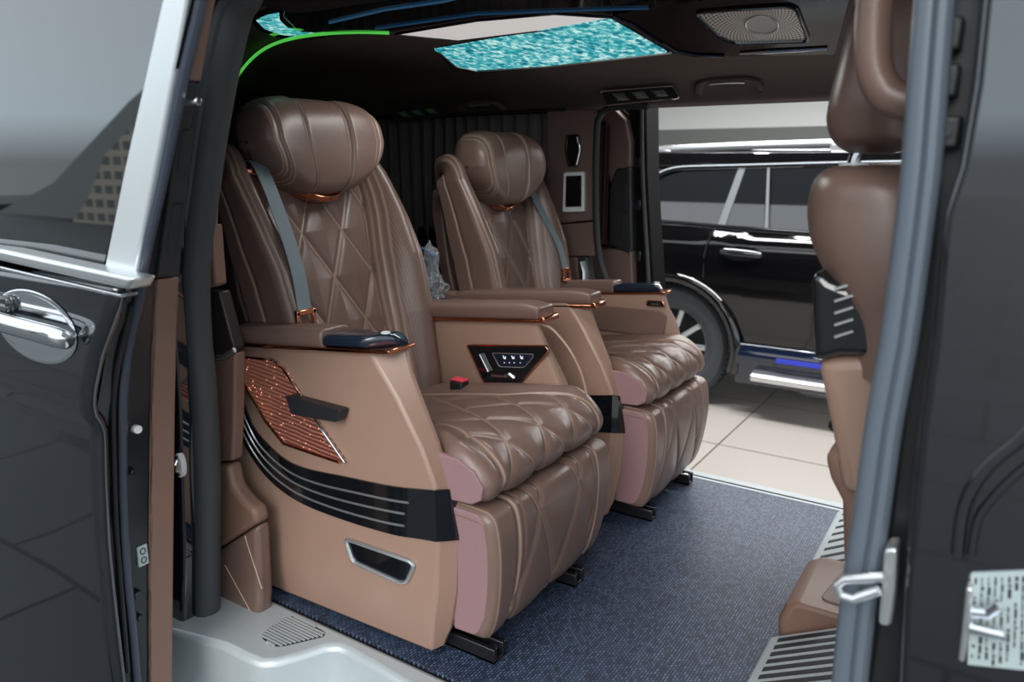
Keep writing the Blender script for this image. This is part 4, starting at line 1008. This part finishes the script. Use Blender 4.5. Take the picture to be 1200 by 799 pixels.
for (u0, v0) in ((1112, 40), (1108, 95), (1110, 155)):
    a = WY(u0, v0, 0.895)
    o = MB().box(a[0]-0.012, a[0]+0.012, 0.890, 0.915, a[2]-0.016, a[2]+0.016).build('hinge_block', BLACKP, bev=0.004)
    S(o); o.name = 'trim_%d' % (28+(v0 > 50)+(v0 > 100))
    MB().tube([(a[0], 0.891, a[2]), (a[0], 0.886, a[2])], 0.005, 10).build('bolt', STEEL, o)
# strikers
k1 = root('door_striker', WY(1042, 690, 0.86), 'chrome loop striker on the seal edge of the front pillar', 'striker')
MB().prism(rpoly(XZ([(1036, 642), (1052, 640), (1050, 690), (1045, 732), (1030, 730), (1033, 690)], 0.86), 0.008, 4), 1, 0.855, 0.89).build('plate', SATIN, k1, bev=0.003)
MB().tube([WY(u, v, 0.845) for u, v in ((1036, 676), (990, 679), (981, 685), (985, 697), (1000, 702), (1030, 692))], 0.0055, 10).build('loop', SATIN, k1)
k2 = root('door_striker', WY(1135, 720, 0.84), 'chrome bracket striker in front of the printed label on the front pillar', 'striker')
MB().prism(rpoly(XZ([(1133, 684), (1141, 686), (1137, 740), (1131, 772), (1124, 770), (1128, 735)], 0.84), 0.004, 4), 1, 0.832, 0.85).build('plate', SATIN, k2, bev=0.002)
MB().tube([WY(1138, 735, 0.828), WY(1178, 745, 0.822)], 0.0065, 10).build('pin', CHROME, k2)
MB().tube([WY(1138, 716, 0.828), WY(1158, 718, 0.828), WY(1172, 708, 0.824)], 0.006, 10).build('pin', CHROME, k2)
# label plate with printed columns
lb = root('printed_label', WY(1170, 790, BY), 'white printed label with dense columns of dark print on the black front pillar', 'label')
lq = XZ([(1139, 671), (1215, 668), (1213, 786), (1134, 778)], BY-0.002)
MB().prism(lq, 1, BY-0.003, BY+0.001).build('label_sheet', LABEL, lb)
a, b2, c, d = [np.array(q) for q in lq]; mb = MB()
for i in range(9):
    u0 = 0.05+i*0.105; v0 = 0.05
    while v0 < 0.93:
        h_ = random.uniform(0.02, 0.10); w_ = random.uniform(0.018, 0.055)
        if random.random() < 0.8:
            q = []
            for uu, vv in ((u0, v0), (u0+w_, v0), (u0+w_, v0+h_), (u0, v0+h_)):
                q.append((a+(b2-a)*uu)*(1-vv)+(d+(c-d)*uu)*vv)
            mb.add([(p[0], BY-0.0036, p[1]) for p in q], [(0, 1, 2, 3)])
        v0 += h_+0.015
pr = mb.build('print', INK, lb, smooth=False)

# ================================================================== SHOWROOM
S(MB().box(-16, 14, 2.0, 9.2, -0.62, -0.55).build('ground', TILE, origin=(0, 0, -0.55)))
PAVE = plain('paving', srgb(96, 98, 98), 0.7)
m, nt, b = newmat('paving_slabs'); tc = nt.nodes.new('ShaderNodeTexCoord'); br = nt.nodes.new('ShaderNodeTexBrick'); br.inputs['Scale'].default_value = 1
br.inputs['Brick Width'].default_value = 1.1; br.inputs['Row Height'].default_value = 0.8; br.inputs['Mortar Size'].default_value = 0.012
br.inputs['Color1'].default_value = c4(srgb(66, 70, 71)); br.inputs['Color2'].default_value = c4(srgb(72, 76, 77)); br.inputs['Mortar'].default_value = c4(srgb(24, 26, 26))
nt.links.new(tc.outputs['Object'], br.inputs['Vector']); nt.links.new(br.outputs['Color'], b.inputs['Base Color']); setp(b, Roughness=0.7)
S(MB().box(-40, 30, -40, 2.0, -0.62, -0.552).build('pavement', m, origin=(0, 0, -0.55)))
# street side out of view: a grey hall added and sloped for the door glass reflection, and a tan office block
MY = 11.24
gb = XZ([(300, -60), (292, 0), (150, 118), (60, 215), (0, 290), (-60, 330), (-60, 420), (700, 420), (600, -60)], MY)
S(MB().prism([(p[0], max(p[1], -0.55)) for p in gb], 1, -14, -10).build('reflection_hall', plain('grey_render', srgb(150, 152, 150), 0.8)))
m, nt, b = newmat('office_facade'); tc = nt.nodes.new('ShaderNodeTexCoord'); mp = nt.nodes.new('ShaderNodeMapping'); mp.inputs['Rotation'].default_value = (math.radians(90), 0, 0)
br = nt.nodes.new('ShaderNodeTexBrick'); br.offset = 0; br.inputs['Scale'].default_value = 1; br.inputs['Brick Width'].default_value = 0.5; br.inputs['Row Height'].default_value = 0.35; br.inputs['Mortar Size'].default_value = 0.08
br.inputs['Color1'].default_value = c4(srgb(110, 110, 105)); br.inputs['Color2'].default_value = c4(srgb(90, 92, 90)); br.inputs['Mortar'].default_value = c4(srgb(205, 190, 170))
nt.links.new(tc.outputs['Object'], mp.inputs[0]); nt.links.new(mp.outputs[0], br.inputs['Vector']); nt.links.new(br.outputs['Color'], b.inputs['Base Color'])
ob = XZ([(88, 300), (100, 235), (122, 180), (150, 150), (175, 150), (175, 400), (88, 400)], 10.6)
S(MB().prism([(p[0], max(p[1], -0.55)) for p in ob], 1, -9.7, -9.36).build('street_office', m))
S(MB().box(-16, 14, 8.6, 8.8, -0.55, 1.36).build('wall_back', WALLG))
S(MB().box(-16, 14, 8.6, 8.8, 1.36, 5.0).build('wall_upper', WALLW))

S(MB().box(-16, 14, 1.15, 8.8, 2.7, 2.9).build('showroom_ceiling', plain('dark_ceiling', srgb(52, 54, 54), 0.8)))
SPAINT = plain('car_paint', (0.003, 0.003, 0.0035), 0.05, spec=0.5, ior=1.7)
# ================================================================== SUV
SVY = 4.6
suv = root('sport_utility_vehicle', (-1.0, 5.4, -0.55), 'black sport utility vehicle with chrome window lines parked beyond the opposite doorway', 'car')
def sv(u, v, Y=SVY): return WY(u, v, Y)
zb = lambda u, v, Y=SVY: hit(u, v, 1, Y)[2]
xR = 2.2; xL = -3.2
zw = 0.5*(zb(763, 262)+zb(965, 275)); zt = zb(880, 195, SVY+0.14)
wx, wz, wr = -1.80, -0.55+0.385, 0.385
# body side with wheel arch: grid of columns clipped at arch
xs_ = np.linspace(xL, xR, 136); rings = []
prof = [(-0.30, 0.05), (-0.24, 0.012), (-0.15, 0.0), (0.0, 0.004), (0.15, -0.018), (0.30, -0.034), (0.42, -0.036), (0.50, -0.026), (0.56, -0.004), (zw-0.03, 0.018), (zw, 0.03)]
ra = 0.455
for x in xs_:
    ring = []
    dx_ = abs(x-wx); zl = -0.30
    if dx_ < ra: zl = max(-0.30, wz+math.sqrt(ra**2-dx_**2))
    for z, dy in prof:
        z2 = zl+(z+0.30)/(zw+0.30)*(zw-zl)
        dyy = np.interp(z2, [p[0] for p in prof], [p[1] for p in prof])
        ring.append((x, SVY+dyy, z2))
    rings.append(ring)
o = mk('body_side', [p for r in rings for p in r], gridfaces(len(rings), len(prof)), SPAINT, suv, angle=60)
md = o.modifiers.new('s', 'SOLIDIFY'); md.thickness = 0.03; md.offset = -1
# greenhouse: roof and pillars
roof = [(SVY+0.125, zt), (SVY+0.15, zt+0.03), (SVY+0.20, zt+0.075), (SVY+0.32, zt+0.11), (SVY+0.8, zt+0.135), (SVY+1.6, zt+0.12), (SVY+1.75, zt), (SVY+1.7, zt-0.02), (SVY+0.18, zt-0.02)]
rx0 = -2.55
MB().prism(roof, 0, rx0, xR).build('roof', SPAINT, suv, bev=0.01)
# rear end body block & inner dark core
MB().box(xL, xR, SVY+0.28, SVY+1.75, -0.28, zw).build('body_core', BLACKP, suv, bev=0.03)
def gpt(u, v):       # point on the inclined glass plane
    z = zb(u, v); 
    for _ in range(4):
        y_ = SVY+0.03+(z-zw)/(zt-zw)*0.105; p = hit(u, v, 1, y_); z = p[2]
    return np.array(p)
def gpanel(px, name, mat, off=0.0, th=0.012):
    pts = [gpt(u, v)+np.array([0, off, 0]) for u, v in px]; n = len(pts)
    v = pts+[p+np.array([0, th, 0.0]) for p in pts]
    return mk(name, v, [tuple(range(n)), tuple(range(2*n-1, n-1, -1))]+[(i, i+n, (i+1) % n+n, (i+1) % n) for i in range(n)], mat, suv)
gpanel([(752, 259), (1080, 283), (1080, 192), (870, 195), (800, 197), (775, 203), (752, 215)], 'pillar_panel', SPAINT, 0.010)
gpanel([(764, 258), (840, 265), (865, 199), (800, 201), (780, 207), (764, 218)], 'window', GLASST, 0.003)
gpanel([(850, 266), (895, 269.5), (898, 197.5), (874, 198)], 'window', GLASST, 0.003)
gpanel([(903, 270), (1075, 281), (1075, 194), (904, 197.5)], 'window', GLASST, 0.003)
gpanel([(840, 266), (849, 266.5), (873, 198), (865, 198)], 'window_divider', DIVID, 0.0)
gpanel([(896, 270), (900, 270), (902, 197), (899, 197)], 'window_divider', DIVID, 0.0)
MB().tube([gpt(u, v)+np.array([0, -0.008, 0]) for u, v in ((752, 258.5), (800, 262), (870, 268), (965, 275), (1080, 283))], (0.016, 0.008), 8, flat=(0, 0, 1)).build('chrome_line', CHROME, suv)
MB().tube(smooth_path([gpt(u, v)+np.array([0, -0.004, 0]) for u, v in ((752, 224), (762, 213), (775, 203), (795, 197), (830, 195.5), (870, 194.5), (985, 191.5), (1080, 190))], 5), (0.016, 0.008), 8, flat=(0, 0, 1)).build('chrome_line', CHROME, suv)
rz = [WY(u, v, SVY+0.28) for u, v in ((735, 180), (760, 176), (860, 171.5), (985, 167.5), (1080, 165))]
MB().tube(rz, (0.024, 0.02), 10, flat=(0, 0, 1)).build('roof_rail', SATIN, suv)
for i, x in enumerate((-2.0, -0.9, 0.6)):
    zz_ = np.interp(x, [p[0] for p in rz], [p[2] for p in rz]); MB().box(x-0.06, x+0.06, SVY+0.26, SVY+0.30, zz_-0.09, zz_).build('rail_foot', SATIN, suv, bev=0.008)
# door seams, handle
MB().tube([WY(u, v, SVY-0.032) for u, v in ((838, 268), (829, 283), (825, 300), (824, 325))], 0.004, 6).build('door_seam', INK, suv)
h0 = np.array(WY(869, 297, SVY-0.03)); rg = []
for rr, dd in ((1, 0.0), (0.85, 0.006), (0.4, 0.014), (0.05, 0.016)):
    rg.append([(h0[0]+0.125*rr*math.cos(a*math.pi/16), SVY-0.040+dd, h0[2]+0.045*rr*math.sin(a*math.pi/16)) for a in range(32)])
MB().loft(rg).build('handle_cup', CHROME, suv)
MB().tube([(h0[0]-0.12, SVY-0.05, h0[2]+0.008), (h0[0]-0.05, SVY-0.07, h0[2]+0.006), (h0[0]+0.05, SVY-0.07, h0[2]), (h0[0]+0.12, SVY-0.05, h0[2]-0.004)], (0.016, 0.01), 10, flat=(0, 0, 1)).build('door_handle', PIANO, suv)
# arch lip
al = [(wx+ra*math.cos(a), SVY-0.02, wz+ra*math.sin(a)) for a in np.linspace(-0.25, math.pi+0.25, 40)]
MB().tube(al, (0.03, 0.035), 10, flat=(0, 1, 0)).build('wheel_arch', SPAINT, suv)
MB().box(-3.1, -0.7, SVY+0.2, SVY+0.3, -0.3, 0.45).build('wheel_well', INK, suv)
# side step and sill
xs0 = hit(862, 440, 1, SVY)[0]
zs_ = hit(930, 442, 1, SVY-0.05)[2]
MB().prism(rpoly([(SVY-0.10, zs_-0.05), (SVY-0.11, zs_-0.015), (SVY-0.08, zs_), (SVY+0.03, zs_+0.015), (SVY+0.03, zs_-0.06)], 0.01, 3), 0, xs0+0.12, xR).build('side_step', SATIN, suv)
MB().prism(rpoly([(SVY-0.03, zs_+0.02), (SVY-0.045, zs_+0.09), (SVY-0.02, zs_+0.16), (SVY+0.06, zs_+0.16), (SVY+0.06, zs_-0.1), (SVY+0.0, zs_-0.1)], 0.01, 3), 0, xs0, xR).build('sill', TEALRIM, suv)
MB().box(xs0+0.25, xR, SVY-0.062, SVY-0.045, zs_+0.075, zs_+0.100).build('sill_light', BLUEL, suv)
MB().box(xs0+0.3, xs0+0.6, SVY+0.3, SVY+0.45, -0.46, -0.36).build('exhaust', SATIN, suv, bev=0.03)
# wheel
wh = MB(); rgs = []
for r_, y_ in ((0.24, 0.06), (0.25, 0.03), (0.30, 0.0), (0.36, 0.01), (0.382, 0.04), (0.385, 0.08), (0.385, 0.20), (0.37, 0.25), (0.25, 0.25)):
    rgs.append([(wx+r_*math.cos(2*math.pi*i/64), SVY+0.02+y_, wz+r_*math.sin(2*math.pi*i/64)) for i in range(64)])
ty = wh.loft(rgs, True, False).build('tyre', TYRE, suv, angle=30)
tr = MB()
for i in range(64):
    a = 2*math.pi*i/64
    for y0, y1, o_ in ((0.045, 0.11, 0), (0.13, 0.20, 0.05)):
        ring = []
        for aa in (a+o_-0.030, a+o_+0.030):
            ring.append([(wx+r_*math.cos(aa), SVY+0.02+y_, wz+r_*math.sin(aa)) for r_, y_ in ((0.38, y0), (0.391, y0), (0.391, y1), (0.38, y1))])
        tr.loft(ring)
tr.build('tread', TYRE, ty)
rm = MB(); rgs = []
for r_, y_ in ((0.255, 0.045), (0.245, 0.03), (0.235, 0.045), (0.22, 0.12)):
    rgs.append([(wx+r_*math.cos(2*math.pi*i/48), SVY+0.02+y_, wz+r_*math.sin(2*math.pi*i/48)) for i in range(48)])
rm.loft(rgs, True, False)
for i in range(10):
    a = 2*math.pi*i/10
    rm.tube([(wx+0.05*math.cos(a), SVY+0.06, wz+0.05*math.sin(a)), (wx+0.24*math.cos(a), SVY+0.05, wz+0.24*math.sin(a))], (0.018, 0.012), 8)
rm.tube([(wx, SVY+0.04, wz), (wx, SVY+0.09, wz)], 0.06, 20)
rm.build('rim', SATIN, suv, angle=40)

# ================================================================== LIGHT
W = bpy.data.worlds.new('world'); SC.world = W; W.use_nodes = True
nt = W.node_tree; bg = nt.nodes['Background']
tc = nt.nodes.new('ShaderNodeTexCoord'); sx = nt.nodes.new('ShaderNodeSeparateXYZ'); nt.links.new(tc.outputs['Generated'], sx.inputs[0])
cr = nt.nodes.new('ShaderNodeValToRGB'); el = cr.color_ramp.elements
el[0].position = 0.0; el[0].color = (0.35, 0.38, 0.40, 1); el[1].position = 1.0; el[1].color = (0.75, 0.88, 1.0, 1)
for p_, c_ in ((0.05, (0.95, 1.12, 1.25, 1)), (0.35, (1.0, 1.06, 1.10, 1)), (0.6, (0.95, 1.03, 1.12, 1))):
    e = el.new(p_); e.color = c_
nt.links.new(sx.outputs[2], cr.inputs[0]); nt.links.new(cr.outputs[0], bg.inputs[0]); bg.inputs[1].default_value = 1.15
def area(name, loc, rot, sx_, sy_, e, col=(1, 1, 1)):
    l = bpy.data.lights.new(name, 'AREA'); l.shape = 'RECTANGLE'; l.size = sx_; l.size_y = sy_; l.energy = e; l.color = col
    o = bpy.data.objects.new(name, l); COL.objects.link(o); o.location = loc; o.rotation_euler = rot; return o
area('cabin_fill', (-1.0, 1.55, 1.285), (0, 0, 0), 0.5, 0.12, 2.2, (1, 0.97, 0.95))  # unseen fill below the white panel, added to brighten the upper cabin
area('showroom_fill', (-0.8, 3.5, 2.66), (0, 0, 0), 3, 0.5, 110)  # unseen fill panels, added to light the showroom floor and back wall
area('showroom_fill', (-0.5, 6.9, 2.64), (math.radians(-25), 0, 0), 5, 1.0, 190)
for lx, ly in ((-2.2, 4.4), (-1.5, 3.9), (-0.7, 4.6), (-1.9, 6.0)):
    q = area('spot_lamp', (lx, ly, 2.67), (0, 0, 0), 0.12, 0.12, 8); q.data.shape = 'DISK'
sun = bpy.data.lights.new('sun', 'SUN'); sun.energy = 1.6; sun.angle = math.radians(35); sun.color = (1, 0.97, 0.93)
so = bpy.data.objects.new('sun', sun); COL.objects.link(so); so.rotation_euler = Vector((-0.25, 1.0, -0.60)).to_track_quat('-Z', 'Y').to_euler()

SC.view_settings.view_transform = 'Standard'; SC.view_settings.look = 'None'; SC.view_settings.gamma = 1; SC.view_settings.exposure = 0.35
SC.view_settings.use_curve_mapping = False
